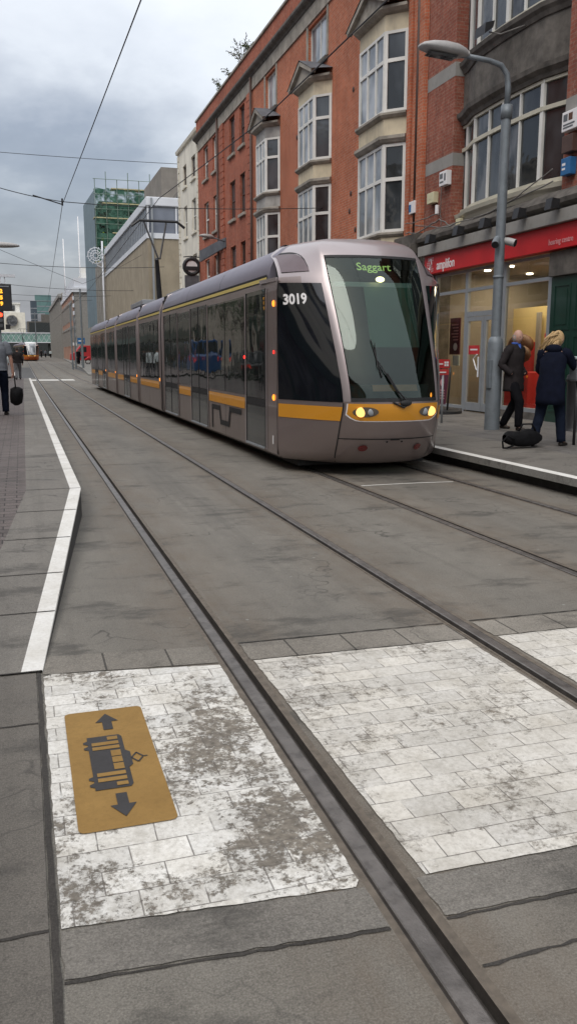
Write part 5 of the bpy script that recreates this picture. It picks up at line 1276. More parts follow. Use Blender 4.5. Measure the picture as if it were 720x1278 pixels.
for s_, nm in ((-1, 0), (1, 1)):
    q = MB(); c0 = Vector((LX + s_ * .1, LY - .06, 3.52)); dr_ = Vector((s_ * .55, -.75, -.28)).normalized() if s_ > 0 else Vector((-.5, -.6, -.5)).normalized()
    q.tube([c0 - dr_ * .06, c0 + dr_ * .02, c0 + dr_ * .16], [.045, .066, .066], 14); q.ball(c0 - dr_ * .05, .06, 10, 6)
    cm_ = q.build('camera', M['lampshell'] if s_ > 0 else M['lampgrey'], lp, smooth=40)
    q = MB(); q.tube([c0 + dr_ * .161, c0 + dr_ * .165], .06, 14); q.build('camera_glass', M['black'], cm_)
q = MB(); q.box(LX - .15, LX - .10, LY - .1, LY + .02, 1.0, 1.5); q.build('hatch', M['lampgrey'], lp, bevel=.01)
M['faded'] = mat('faded_sticker', (.4, .4, .38), .8, 0, .3, 30)

# ticket validator and a bin-like bollard at the right edge
va = thing('ticket_validator', 'slim pole with a pale blue and white ticket reader beside the blonde woman', 'ticket reader', (7.80, 10.7, .26))
q = MB(); q.tube([(7.80, 10.7, .26), (7.80, 10.7, 1.2)], .022, 10); q.build('pole', M['black'], va, smooth=True)
q = MB(); q.box(7.70, 7.95, 10.6, 10.78, 1.2, 1.52); q.build('reader', M['lead'], va, bevel=.03)
q = MB(); q.box(7.72, 7.93, 10.59, 10.598, 1.26, 1.33); q.build('reader_screen', M['signwhite'], va); q = MB(); q.box(7.68, 7.97, 10.58, 10.8, 1.52, 1.56); q.build('reader_cap', M['paper'], va, bevel=.01)
bo = thing('litter_bin', 'black litter bin standing against the wall behind the blonde woman', 'litter bin', (9.15, 12.55, .29))
q = MB(); q.tube([(9.15, 12.55, .29), (9.15, 12.55, .34), (9.15, 12.55, 1.1), (9.15, 12.55, 1.16)], [.19, .16, .17, .2], 18); q.build('body', M['black'], bo, smooth=40)
q = MB(); q.tube([(9.15, 12.55, 1.17), (9.15, 12.55, 1.24), (9.15, 12.55, 1.3)], [.19, .17, .08], 18); q.build('lid', M['black'], bo, smooth=40)
st = thing('leaflet_stand', 'slim pole with two small red and white notices just right of the tram', 'notice stand', (7.85, 15.0, .27))
q = MB(); q.tube([(7.85, 15.0, .27), (7.85, 15.0, 1.2)], .022, 8); q.build('pole', M['greymetal'], st, smooth=True)
q = MB(); q.box(7.70, 7.98, 14.98, 15.02, 1.33, 1.5); hd = q.build('header', M['redshop2'], st)
q = MB(); q.box(7.73, 7.83, 14.972, 14.978, 1.40, 1.425); q.build('header_bar', M['signwhite'], hd)
q = MB()
for i in range(2):
    for j in range(2): q.box(7.86 + i * .05, 7.9 + i * .05, 14.972, 14.978, 1.37 + j * .05, 1.41 + j * .05)
q.build('header_icon', M['signwhite'], hd)
q = MB(); q.box(7.71, 7.96, 14.98, 15.02, 1.2, 1.31); h2 = q.build('tray', M['redmark'], st)
q = MB(); q.box(7.73, 7.9, 14.972, 14.978, 1.24, 1.265); q.build('tray_lettering', M['signwhite'], h2)
ab = thing('pavement_sign', 'dark maroon A-board on a round black base outside the shop window', 'pavement sign', (9.1, 17.2, .29))
q = MB(); q.tube([(9.1, 17.2, .29), (9.1, 17.2, .35), (9.1, 17.2, .38)], [.36, .36, .28], 22); q.build('base', M['black'], ab, smooth=40)
q = MB(); q.tube([(9.0, 16.95, .36), (9.05, 16.95, 1.2), (9.07, 17.0, 1.32), (9.09, 17.2, 1.36), (9.07, 17.4, 1.32), (9.05, 17.45, 1.2), (9.0, 17.45, .36)], .022, 8); q.build('frame', M['black'], ab, smooth=True)
q = MB(); q.add([(8.98, 16.99, .5), (8.98, 17.42, .5), (9.04, 17.42, 1.22), (9.04, 16.99, 1.22)], [(0, 1, 2, 3)]); pn = q.build('panel', M['purple'], ab)
q = MB(); q.tube([(8.99, 17.2, .98), (8.98, 17.2, .98)], .08, 14); q.build('panel_badge', M['pink'], pn)
for k in range(4): q = MB(); q.box(8.965, 8.975, 17.05, 17.36 - .04 * k, .62 + k * .06, .64 + k * .06); q.build('panel_text', M['pink'], pn)

# signs and lamps hung on the far facades
hs_ = thing('hanging_sign', 'round black and white bar sign hung over the pavement on the cream building', 'hanging sign', (FX, 48, 5.8))
q = MB(); ring_ = []
q.tube([(FX - .45 + .42 * math.cos(R(a)), 47.9, 6.45 + .42 * math.sin(R(a))) for a in range(0, 361, 24)], .11, 6, cap=False); q.build('ring', M['black'], hs_, smooth=True)
q = MB(); q.tube([(FX - .45, 47.93, 6.45), (FX - .45, 47.87, 6.45)], .34, 20); q.build('disc', M['signwhite'], hs_)
q = MB(); q.box(FX - .86, FX - .04, 47.8, 47.86, 6.25, 6.45); q.build('name_bar', M['black'], hs_)
q = MB(); q.box(FX - .85, FX - .05, 47.88, 47.94, 5.1, 5.98); q.build('lower_board', M['lead'], hs_)
q = MB(); q.tube([(FX + .02, 47.9, 6.95), (FX - .5, 47.9, 7.0), (FX - .9, 47.9, 6.95)], .03, 6); q.build('bracket', M['black'], hs_)
bl = thing('bracket_lamp', 'grey bracket lamp on the red brick wall over the tilted sign board', 'wall lamp', (FX, 41.5, 7.1))
q = MB(); q.tube([(FX, 41.5, 7.0), (FX - .5, 41.5, 7.15), (FX - .9, 41.5, 7.15)], .035, 6); q.build('arm', M['lampgrey'], bl, smooth=True); q = MB(); lum(q, FX - .6, .7, 41.5, 7.2); q.build('lamp_head', M['lampshell'], bl, smooth=True)
q = MB(); q.add([(FX - .7, 44.5, 6.35), (FX - .05, 41.4, 6.75), (FX - .05, 41.4, 7.2), (FX - .7, 44.5, 6.9), (FX - .6, 44.5, 6.35), (FX + .0, 41.4, 6.75), (FX + .0, 41.4, 7.2), (FX - .6, 44.5, 6.9)], [(0, 1, 2, 3), (7, 6, 5, 4), (0, 4, 5, 1), (1, 5, 6, 2), (2, 6, 7, 3), (3, 7, 4, 0)]); tag(q.build('sign_board', M['lead'], at=(FX - .3, 43, 6.3)), 'plain grey sign board tilted out from the red brick facade', 'sign board')
q = MB(); q.box(FX - .75, FX - .2, 25.6, 25.9, 4.6, 5.0); tag(q.build('wall_lantern', M['black'], at=(FX - .4, 25.7, 4.6), bevel=.03), 'small black lantern box peeping over the tram roof in front of the brick', 'lantern')

# weeds rooted in the parapet
M['leaf'] = mat('weed_leaf', (.06, .085, .03), .8, 0, .4, 9)
def weed(y, n, h, lab):
    r_ = random.Random(int(y * 10)); base = Vector((FX + .05, y, 13.95)); st_ = MB(); lf = MB()
    for k in range(n):
        a = r_.uniform(0, 6.28); top = base + Vector((math.cos(a) * h * .5 - .15, math.sin(a) * h * .8, h * r_.uniform(.5, 1))); mid = (base + top) / 2 + Vector((0, 0, .15))
        st_.tube([base, mid, top], .012, 4)
        for j in range(16):
            f = r_.uniform(.25, 1); p = base.lerp(mid, f * 2) if f < .5 else mid.lerp(top, f * 2 - 1); p = p + Vector((r_.uniform(-.09, .09), r_.uniform(-.09, .09), r_.uniform(-.06, .08)))
            d1 = Vector((r_.uniform(-1, 1), r_.uniform(-1, 1), r_.uniform(-.4, .6))).normalized() * .07; d2 = Vector((r_.uniform(-1, 1), r_.uniform(-1, 1), r_.uniform(-1, 1))).normalized() * .025
            lf.quad(p - d1, p + d2, p + d1, p - d2)
    t_ = thing('weed', lab, 'weed', base, 'weeds growing on the parapet'); st_.build('stem', M['brownframe'], t_); lf.build('foliage', M['leaf'], t_)
weed(38.2, 13, 1.0, 'largest bushy weed sprouting on the brick parapet'); weed(42.4, 6, .55, 'low straggly weed sticking out of the parapet halfway to its end'); weed(40.3, 4, .5, 'thin upright weed between the bushy and the straggly ones'); weed(36.6, 7, .45, 'small weed just right of the bushy one on the parapet')

# ------------------------------------------------------------------ overhead wires
M['wire'] = mat('overhead_wire', (.03, .03, .033), .6, .3, .2, 9)
def wire(pts, r, sag, lab, grp='overhead tram wires'):
    q = MB(); P = []
    for a, b_ in zip(pts[:-1], pts[1:]):
        n = 14
        for k in range(n + (b_ is pts[-1])):
            f = k / n; P.append((a[0] + (b_[0] - a[0]) * f, a[1] + (b_[1] - a[1]) * f, a[2] + (b_[2] - a[2]) * f - sag * 4 * f * (1 - f)))
    q.tube(P, r, 5); tag(q.build('overhead_wire', M['wire'], at=pts[0], smooth=True), lab, 'overhead wire', grp)
wire([(2.0, -12, 5.8), (1.43, 27, 5.98), (2.45, 77, 5.95), (1.7, 120, 6.2), (1.6, 170, 6.4)], .0095, 0.02, 'contact wire running down the sky above the empty left track')
wire([(4.6, -12, 5.9), (4.5, 16, 5.85), (4.3, 27, 6.3), (4.7, 60, 6.0), (4.4, 100, 6.0), (4.4, 170, 6.4)], .011, 0.01, 'contact wire crossing in front of the brick facades above the tram')
wire([(-8.9, 27, 7.75), (-.3, 27, 6.35), (1.43, 27, 6.06), (5.0, 27, 6.05), (9.8, 27, 6.3)], .012, .03, 'cross wire holding the contact wires nearest the camera')
q = MB(); q.tube([(1.43, 27, 5.95), (1.43, 27, 6.15)], .03, 6); q.tube([(.6, 27, 6.20), (1.43, 27, 5.98)], .018, 5); tag(q.build('wire_clamp', M['wire'], at=(1.43, 27, 5.95)), 'short black clamp where the cross wire meets the left contact wire', 'wire clamp')
wire([(-8.9, 54, 13.3), (9.8, 54, 13.1)], .016, .12, 'high thin wire strung from the cream building right across the street')
for yy, zl, zr, lb in ((60, 8.3, 7.6, 'cross wire level with the end of the left platform'), (77, 8.6, 7.2, 'cross wire over the junction beside the concrete block'), (96, 8.8, 8.0, 'cross wire just before the ornament pole'), (120, 9.5, 9.0, 'farthest cross wire in front of the scaffolded building')):
    wire([(-8.9, yy, zl), (9.8, yy, zr)], .018, .5, lb)
wire([(-8.9, 40, 9.6), (4.4, 62, 6.5), (9.7, 70, 9.5)], .012, .1, 'slanting stay wire above the tram rear')

def dash_lamp(): pass
# left platform: display board, lamp, signal (poles stand outside the frame)
db = thing('display_board', 'black passenger display with amber figures under a light bar at the top left', 'display board', (-.95, 25, .28))
q = MB(); q.tube([(-.95, 25, .28), (-.95, 25, 3.72)], .06, 12); q.build('pole', M['lampgrey'], db, smooth=True)
q = MB(); q.box(-1.35, -.14, 24.93, 25.07, 2.78, 3.5); bd_ = q.build('panel', M['black'], db, bevel=.02)
q = MB(); q.beam((-1.5, 25, 3.72), (-.02, 25, 3.72), .1, .07); q.beam((-.42, 25, 3.5), (-.42, 25, 3.7), .03, .03); q.beam((-.3, 25, 3.5), (-.3, 25, 3.7), .03, .03); q.build('light_bar', M['whitepanel'], db)
for k, (ch, zc) in enumerate((('2', 3.30), ('5', 3.13), ('9', 2.97))): textmesh(ch, .135, lambda u, v, d, zc=zc: (-.41 + u, 24.925 - d, zc + v), 'amber_figure', M['ledamber'], bd_, ext=.002, bold=.01)
q = MB(); q.box(-.62, -.2, 24.92, 24.926, 3.42, 3.445); q.build('panel_heading', M['greymetal'], bd_)
ll = thing('street_lamp', 'grey street lamp head reaching in from the left above the display board', 'street lamp', (-1.9, 30, .28))
q = MB(); q.tube([(-1.9, 30, .28), (-1.9, 30, 4.7), (-1.7, 30, 5.0), (-.7, 30, 5.08)], .05, 10); q.build('pole', M['lampgrey'], ll, smooth=True)
q = MB(); lum(q, -.8, .97, 30, 5.1, d=1, w=.16, h=.12, rise=0.0); q.build('lamp_head', M['lampshell'], ll, smooth=True)
tl = thing('traffic_light', 'black traffic signal showing red at the left edge, beyond the display board', 'traffic light', (-.95, 48, .28))
q = MB(); q.tube([(-.95, 48, .28), (-.95, 48, 4.2)], .06, 10); q.build('pole', M['lampgrey'], tl, smooth=True)
q = MB(); q.box(-1.05, -.72, 47.7, 47.9, 2.9, 3.95); hd = q.build('signal_head', M['black'], tl, bevel=.02); q = MB(); q.box(-.66, -.42, 47.75, 47.9, 2.95, 3.2); q.build('small_signal', M['black'], tl, bevel=.02)
for zc, mm in ((3.68, 'ledred'), (3.4, 'glassd'), (3.12, 'glassd')):
    q = MB(); q.tube([(-.87, 47.70, zc), (-.87, 47.66, zc)], .1, 14); q.build('lens', M[mm], hd); 
# poles on the far right pavement
def farpole(x, y, z1, lab, r=.09):
    q = MB(); g_ = gz(y); q.tube([(x, y, g_), (x, y, z1)], [r, r * .75], 8); q.tube([(x, y, z1), (x, y, z1 + .05)], [r * .9, r * .3], 8); tag(q.build('steel_pole', M['lampgrey'], at=(x, y, g_), smooth=40), lab, 'pole', 'poles along the far right pavement')
farpole(4.95, 88, 6.6, 'grey pole leftmost and nearest the kerb of the far group'); farpole(5.5, 92, 5.6, 'shorter grey pole in the middle of the far group'); farpole(6.1, 90, 8.2, 'tallest grey pole, rightmost of the far group', .11); farpole(3.2, 180, 10, 'slender pole beside the distant tram, standing under the bridge', .12)
op = thing('ornament_pole', 'white pole carrying a round lacy ornament before the stone building', 'ornament pole', (9.4, 100, gz(100) + .12))
q = MB(); q.tube([(9.4, 100, gz(100)), (9.4, 100, 14.2)], .1, 8); q.build('pole', M['whitepanel'], op, smooth=True)
q = MB()
for rr_ in (.85, .55, .28): q.tube([(8.65 + rr_ * math.cos(R(a)), 99.9, 12.6 + rr_ * math.sin(R(a))) for a in range(0, 361, 20)], .05, 5, cap=False)
for a in range(0, 360, 30): q.tube([(8.65 + .28 * math.cos(R(a)), 99.9, 12.6 + .28 * math.sin(R(a))), (8.65 + 1.0 * math.cos(R(a + 8)), 99.9, 12.6 + 1.0 * math.sin(R(a + 8)))], .035, 5)
q.tube([(8.65, 99.9, 11.6), (9.4, 100, 11.3)], .05, 5); q.build('round_ornament', M['whitepanel'], op)
# blue sign, van, motorcycle far right
bs = thing('blue_sign', 'small blue and white road sign on a post beside the red van', 'road sign', (6.9, 104, gz(104) + .12))
q = MB(); q.tube([(6.9, 104, gz(104)), (6.9, 104, 3.6)], .05, 6); q.build('post', M['lampgrey'], bs)
q = MB(); q.box(6.5, 7.35, 103.9, 103.95, 2.95, 3.65); q.build('panel', M['bluebox'], bs); q = MB(); q.box(6.62, 7.2, 103.88, 103.895, 3.22, 3.36); q.build('panel_bar', M['signwhite'], bs); q = MB(); q.box(5.95, 6.4, 103.9, 103.94, 2.75, 3.1); q.build('small_plate', M['signwhite'], bs)
vn = thing('parked_van', 'red van parked on the far right pavement behind a motorcycle', 'van', (8.0, 124, gz(124) + .12)); g_ = gz(124) + .12
q = MB(); prof = [(6.6, .35), (10.9, .35), (10.9, 2.2), (10.6, 2.35), (8.0, 2.35), (7.3, 1.45), (6.65, 1.2)]
q.prism(prof, lambda u, v, d: (u, d, g_ + v), 122, 124); q.build('body', M['redshop2'], vn, bevel=.06)
q = MB(); q.prism([(7.45, 1.45), (8.8, 1.45), (8.8, 2.15), (8.1, 2.15)], lambda u, v, d: (u, d, g_ + v), 121.98, 121.99); q.build('side_window', M['glassd'], vn)
for x_ in (7.5, 10.0): q = MB(); q.tube([(x_, 121.95, g_ + .36), (x_, 122.2, g_ + .36)], .36, 16); q.build('wheel', M['trubber'], vn)
mc = thing('motorcycle', 'dark motorcycle with a red fairing parked at the far right kerb', 'motorcycle', (7.6, 112, gz(112) + .12)); g_ = gz(112) + .12
for x_ in (6.9, 8.2): q = MB(); q.tube([(x_ + .31 * math.cos(R(a)), 112, g_ + .33 + .31 * math.sin(R(a))) for a in range(0, 361, 30)], .06, 6, cap=False); q.build('wheel', M['trubber'], mc)
q = MB(); q.tube([(6.9, 112, g_ + .35), (7.1, 112, g_ + .95), (7.5, 112, g_ + .8), (8.1, 112, g_ + .85)], [.05, .12, .2, .12], 8); q.tube([(7.05, 111.7, g_ + 1.05), (7.05, 112.3, g_ + 1.05)], .03, 6); q.build('frame', M['black'], mc, smooth=True)
q = MB(); q.tube([(7.9, 112, g_ + .6), (8.5, 112, g_ + .85)], [.22, .14], 8); q.build('fairing', M['redshop2'], mc, smooth=True)
# ------------------------------------------------------------------ people
M['skin'] = mat('skin', (.50, .29, .22), .55, 0, .1, 20)
M['skin2'] = mat('skin_tanned', (.42, .23, .17), .55, 0, .1, 20)
M['eye'] = mat('dark_eye', (.02, .015, .012), .3, 0, .1, 9)
M['hairgrey'] = mat('grey_hair', (.32, .30, .28), .8, 0, .3, 60)
M['hairblonde'] = mat('blonde_hair', (.46, .31, .15), .7, 0, .35, 60)
M['hairdark'] = mat('dark_hair', (.03, .022, .018), .8, 0, .3, 60)
M['jacket'] = mat('dark_brown_jacket', (.026, .022, .023), .9, 0, .3, 7, .4, 60, spec=.15)
M['navy'] = mat('navy_coat', (.006, .008, .018), .9, 0, .3, 7, .4, 60, spec=.12)
M['jeans'] = mat('dark_jeans', (.008, .012, .024), .9, 0, .3, 9, .4, 90, spec=.12)
M['blacktr'] = mat('black_trousers', (.007, .007, .009), .9, 0, .3, 9, .3, 60, spec=.12)
M['shoe'] = mat('dark_shoe', (.02, .015, .012), .5, 0, .2, 9)
M['blueshirt'] = mat('blue_shirt', (.04, .10, .38), .8, 0, .2, 12)
M['greytee'] = mat('grey_tshirt', (.13, .14, .16), .9, 0, .2, 9, .3, 70)
M['greytr'] = mat('grey_trousers', (.13, .13, .14), .9, 0, .2, 9)
M['bagblack'] = mat('black_bag_fabric', (.007, .007, .008), .8, 0, .4, 9, .5, 40, spec=.15)

def skinned(name, verts, edges, radii, m_, parent, extra=None, sub=2):
    """one continuous surface grown around connected joints"""
    me = bpy.data.meshes.new('skel'); me.from_pydata(verts, edges, [])
    ob = bpy.data.objects.new('skel', me); COL.objects.link(ob)
    sk = ob.modifiers.new('skin', 'SKIN'); sk.use_smooth_shade = True
    if not me.skin_vertices: pass
    for i, r_ in enumerate(radii):
        sv = me.skin_vertices[0].data[i]; sv.radius = r_ if isinstance(r_, tuple) else (r_, r_); sv.use_root = (i == 0)
    ss = ob.modifiers.new('sub', 'SUBSURF'); ss.levels = sub; ss.render_levels = sub
    dg = bpy.context.evaluated_depsgraph_get(); dg.update()
    out = bpy.data.meshes.new_from_object(ob.evaluated_get(dg))
    bpy.data.objects.remove(ob)
    mb_ = MB(); mb_.add([tuple(v.co) for v in out.vertices], [tuple(p.vertices) for p in out.polygons])
    bpy.data.meshes.remove(out)
    if extra: extra(mb_)
    me2 = bpy.data.meshes.new(name); me2.from_pydata(mb_.v, [], mb_.f)
    for mm in (m_ if isinstance(m_, list) else [m_]): me2.materials.append(mm)
    me2.polygons.foreach_set('material_index', mb_.m); me2.polygons.foreach_set('use_smooth', [True] * len(me2.polygons)); me2.update()
    o = bpy.data.objects.new(name, me2); COL.objects.link(o); o.parent = parent; ORG[o.name] = (0, 0, 0)
    return o

def head_mesh(q, c, fwd, s=1.0, mi_skin=0, mi_eye=1):
    """head with brow, nose, mouth, chin and ears; c = centre, fwd = facing (local x right, y forward)"""
    f = Vector(fwd).normalized(); r_ = f.cross(Vector((0, 0, 1))).normalized(); u = r_.cross(f).normalized(); c = Vector(c)
    nu, nv = 20, 14; o = len(q.v); q.mat(mi_skin)
    for j in range(nv + 1):
        ph = math.pi * j / nv; z = math.cos(ph)
        for i in range(nu):
            a = 2 * math.pi * i / nu; x = math.sin(ph) * math.sin(a); y = math.sin(ph) * math.cos(a)
            X = x * .076; Y = y * .098; Z = z * .122
            if z < -.1: k = (-.1 - z); X *= 1 - .42 * k; Y = Y * (1 - .25 * k) + .012 * k
            if y > .8 and -.35 < z < .12: Y += .020 * max(0, 1 - abs(x) / .22) * (1 if z < -.02 else .5)        # nose
            if y > .7 and .05 < z < .22 and abs(x) > .2: Y -= .006                                              # eye sockets
            if y > .8 and -.62 < z < -.48: Y += .004
            q.v.append(tuple(c + (r_ * X + f * Y + u * Z) * s))
    for j in range(nv):
        for i in range(nu):
            a = o + j * nu + i; b_ = o + j * nu + (i + 1) % nu; q.f.append([a, a + nu, b_ + nu, b_]); q.m.append(mi_skin)
    for sx_ in (-1, 1):
        q.ball(tuple(c + (r_ * .078 * sx_ - f * .008 - u * .01) * s), .022 * s, 8, 6, (.6, .8, 1.4))
        q.mat(mi_eye); q.ball(tuple(c + (r_ * .03 * sx_ + f * .086 + u * .012) * s), .0095 * s, 8, 6); q.mat(mi_skin)
    q.mat(mi_eye); p_ = c + (f * .098 - u * .062) * s; q.tube([p_ - r_ * .022 * s, p_ + f * .002, p_ + r_ * .022 * s], .0035 * s, 5); q.mat(mi_skin)

def hand(V, E, Rr, wi, wpos, d, palm_n, curl=.5, s=1.0):
    """palm and five fingers grown from the wrist vertex wi; d = direction of the hand"""
    d = Vector(d).normalized(); n = Vector(palm_n).normalized(); side = d.cross(n).normalized(); w_ = Vector(wpos)
    V.append(tuple(w_ + d * .05 * s)); E.append((wi, len(V) - 1)); Rr.append((.03 * s, .018 * s)); p = len(V) - 1
    pc = w_ + d * .05 * s
    for k, (off, L_) in enumerate(((-.030, .062), (-.011, .075), (.010, .070), (.029, .056))):
        b_ = pc + side * off * s + d * .035 * s; k1 = b_ + (d * (1 - curl * .5) + n * curl * .6).normalized() * L_ * .5 * s; k2 = k1 + (d * (1 - curl) + n * curl).normalized() * L_ * .5 * s
        V.extend([tuple(b_), tuple(k1), tuple(k2)]); a = len(V) - 3; E.extend([(p, a), (a, a + 1), (a + 1, a + 2)]); Rr.extend([.0095 * s, .0085 * s, .007 * s])
    t0 = w_ + d * .03 * s - side * .03 * s; t1 = t0 + (d * .7 - side * .6 + n * .3).normalized() * .035 * s; t2 = t1 + (d + n * .5).normalized() * .03 * s
    V.extend([tuple(t0), tuple(t1), tuple(t2)]); a = len(V) - 3; E.extend([(wi, a), (a, a + 1), (a + 1, a + 2)]); Rr.extend([.011 * s, .010 * s, .008 * s])

def person(label, loc, heading, J, mats, group=None, hair=None, top_len=.80, sleeve=1.0, collar=None, hood=False, s=1.0, handcurl=.5, coat_flare=1.0, hide_hands=()):
    """J: joints in metres, local x right, y forward, z up"""
    root = thing('person', label, 'person', loc, group); root.rotation_euler = (0, 0, math.atan2(-heading[0], heading[1]))
    sc = lambda p: tuple(c * s for c in p)
    G = {k: Vector(v) * s for k, v in J.items()}
    mid = (G['hipL'] + G['hipR']) / 2
    V = [tuple(mid), tuple(G['waist']), tuple(G['chest']), tuple(G['neck']), tuple((G['neck'] + G['head']) / 2), tuple(G['head'] - Vector((0, 0, .03)))]
    E = [(0, 1), (1, 2), (2, 3), (3, 4), (4, 5)]; Rr = [(.14 * s, .10 * s), (.125 * s, .09 * s), (.15 * s, .10 * s), .055 * s, .05 * s, .06 * s]
    def chain(src, pts, rs):
        a = src
        for p_, r_ in zip(pts, rs): V.append(tuple(p_)); Rr.append(r_); E.append((a, len(V) - 1)); a = len(V) - 1
        return a
    for sd_ in 'LR':
        w_ = chain(2, [G['sh' + sd_], (G['sh' + sd_] + G['el' + sd_]) / 2, G['el' + sd_], G['wr' + sd_]], [.052 * s, .045 * s, .037 * s, .026 * s])
        if sd_ not in hide_hands:
            dr_ = (G['wr' + sd_] - G['el' + sd_]).normalized(); inward = Vector((1 if sd_ == 'L' else -1, .3, 0))
            inward = (inward - dr_ * inward.dot(dr_)).normalized(); hand(V, E, Rr, w_, G['wr' + sd_], dr_, inward, handcurl, s)
        chain(0, [G['hip' + sd_], (G['hip' + sd_] + G['kn' + sd_]) / 2, G['kn' + sd_], G['kn' + sd_] * .62 + G['an' + sd_] * .38, G['an' + sd_], G['an' + sd_] + (G['toe' + sd_] - G['an' + sd_]) * .5 - Vector((0, 0, .01))], [.085 * s, .075 * s, .052 * s, .052 * s, .034 * s, .035 * s])
    face = J.get('face', (0, 1, -.05))
    skinned('body', V, E, Rr, [mats['skin'], M['eye']], root, extra=lambda q: head_mesh(q, G['head'], face, s))
    # upper garment: a fitted shell of elliptical sections with soft folds, and tapering sleeves
    def shell(q, secs, n=22, ph=0.0, fold=.028):
        o = len(q.v)
        for k, (c, a, b_) in enumerate(secs):
            for i_ in range(n):
                t_ = 2 * math.pi * i_ / n; w_ = 1 + fold * math.sin(3 * t_ + c.z * 31 + ph) * math.sin(2 * t_ - c.z * 17) + fold * .5 * math.sin(c.z * 55 + t_ * 2)
                q.v.append((c.x + math.copysign(abs(math.cos(t_)) ** .9, math.cos(t_)) * a * w_, c.y + math.sin(t_) * b_ * w_, c.z))
        for k in range(len(secs) - 1):
            for i_ in range(n):
                a = o + k * n + i_; b_ = o + k * n + (i_ + 1) % n; q.f.append([a, b_, b_ + n, a + n]); q.m.append(q.cur)
        q.f.append([o + i_ for i_ in range(n)][::-1]); q.m.append(q.cur); q.f.append([o + (len(secs) - 1) * n + i_ for i_ in range(n)]); q.m.append(q.cur)
    def dense(secs, m=4):
        out = []
        for (c0, a0, b0), (c1_, a1, b1_) in zip(secs[:-1], secs[1:]):
            for k in range(m): f = k / m; out.append((c0.lerp(c1_, f), a0 + (a1 - a0) * f, b0 + (b1_ - b0) * f))
        return out + [secs[-1]]
    def limb(q, pts, rs, n=12, fold=.05):
        P, Q = [], []
        for (p0, r0), (p1, r1) in zip(list(zip(pts, rs))[:-1], list(zip(pts, rs))[1:]):
            for k in range(4): f = k / 4; P.append(p0.lerp(p1, f)); Q.append((r0 + (r1 - r0) * f) * (1 + fold * math.sin(len(P) * 2.3)))
        P.append(pts[-1]); Q.append(rs[-1]); q.tube(P, Q, n)
    q = MB(); hem = mid + Vector((0, 0, -(.80 - top_len) - .02)); nb = G['neck']; ch_ = G['chest']; wa = G['waist']; F_ = coat_flare
    shell(q, dense([(hem, .205 * F_ * s, .155 * F_ * s), (mid + Vector((0, 0, .02)), .2 * F_ * s, .15 * s), (wa, .185 * s, .14 * s), (ch_, .205 * s, .148 * s), (ch_ * .3 + nb * .7 - Vector((0, 0, .02)), .185 * s, .118 * s), (nb - Vector((0, 0, .025)), .105 * s, .088 * s), (nb + Vector((0, 0, .015)), .068 * s, .068 * s)]))
    for sd_ in 'LR':
        el, wr, shp = G['el' + sd_], G['wr' + sd_], G['sh' + sd_]; inn = shp * .75 + Vector((ch_.x, ch_.y, shp.z)) * .25
        if sleeve >= 1: limb(q, [inn, shp, (shp + el) / 2, el, (el + wr) / 2, el + (wr - el) * .95], [.07 * s, .082 * s, .071 * s, .062 * s, .056 * s, .048 * s])
        else: limb(q, [inn, shp, shp + (el - shp) * .7], [.07 * s, .082 * s, .074 * s])
    o_ = q.build('jacket' if sleeve >= 1 else 't_shirt', mats['top'], None, smooth=True); o_.parent = root
    q = MB(); cr_ = mid - Vector((0, 0, .10))
    shell(q, dense([(cr_, .14 * s, .11 * s), (mid - Vector((0, 0, .03)), .175 * s, .128 * s), (mid + Vector((0, 0, .1)), .16 * s, .12 * s)], 3))
    for sd_ in 'LR':
        kn, an = G['kn' + sd_], G['an' + sd_]; hp = G['hip' + sd_]
        limb(q, [hp - Vector((0, 0, .02)), (hp + kn) / 2, kn, (kn + an) / 2, an - Vector((0, 0, .01))], [.105 * s, .098 * s, .078 * s, .072 * s, .068 * s], 14, .035)
    o_ = q.build('trousers', mats['legs'], None, smooth=True); o_.parent = root
    for sd_ in 'LR':
        an, toe = G['an' + sd_], G['toe' + sd_]
        d = (toe - an); d.z = 0; d.normalize(); heel = an - d * .05; 
        b_ = an.z - .055 * s
        skinned('shoe', [tuple(Vector((heel.x, heel.y, b_ + .01))), tuple(Vector((an.x, an.y, b_ + .015))), tuple((an + toe) / 2 * 1 - Vector((0, 0, 0)) + Vector((0, 0, (b_ + .01) - ((an + toe) / 2).z))), tuple(Vector((toe.x, toe.y, b_ + .0)))],
                [(0, 1), (1, 2), (2, 3)], [(.036 * s, .04 * s), (.042 * s, .045 * s), (.046 * s, .036 * s), (.038 * s, .026 * s)], mats['shoe'], root)
    if hair: hair(root, G, Vector(face).normalized(), s)
    if collar:
        q = MB(); c = G['neck'] + Vector((0, .0, .0)); q.tube([c + Vector((.062 * math.sin(R(a)), .058 * math.cos(R(a)) + .012, .02 - (.055 if abs(a) < 30 else 0))) * s for a in range(-180, 181, 30)], .022 * s, 6, cap=False)
        q.tube([c + Vector((0, .075, .0)) * s, c + Vector((0, .105, -.13)) * s], [.035 * s, .02 * s], 6)
        o = q.build('collar', collar, None, smooth=True); o.parent = root
    if hood:
        q = MB(); c = G['neck']; q.ball(tuple(c + Vector((0, -.075, -.01)) * s), .11 * s, 14, 8, (1.15, .6, .62)); o = q.build('hood', mats['top'], None, smooth=True); o.parent = root
    return root

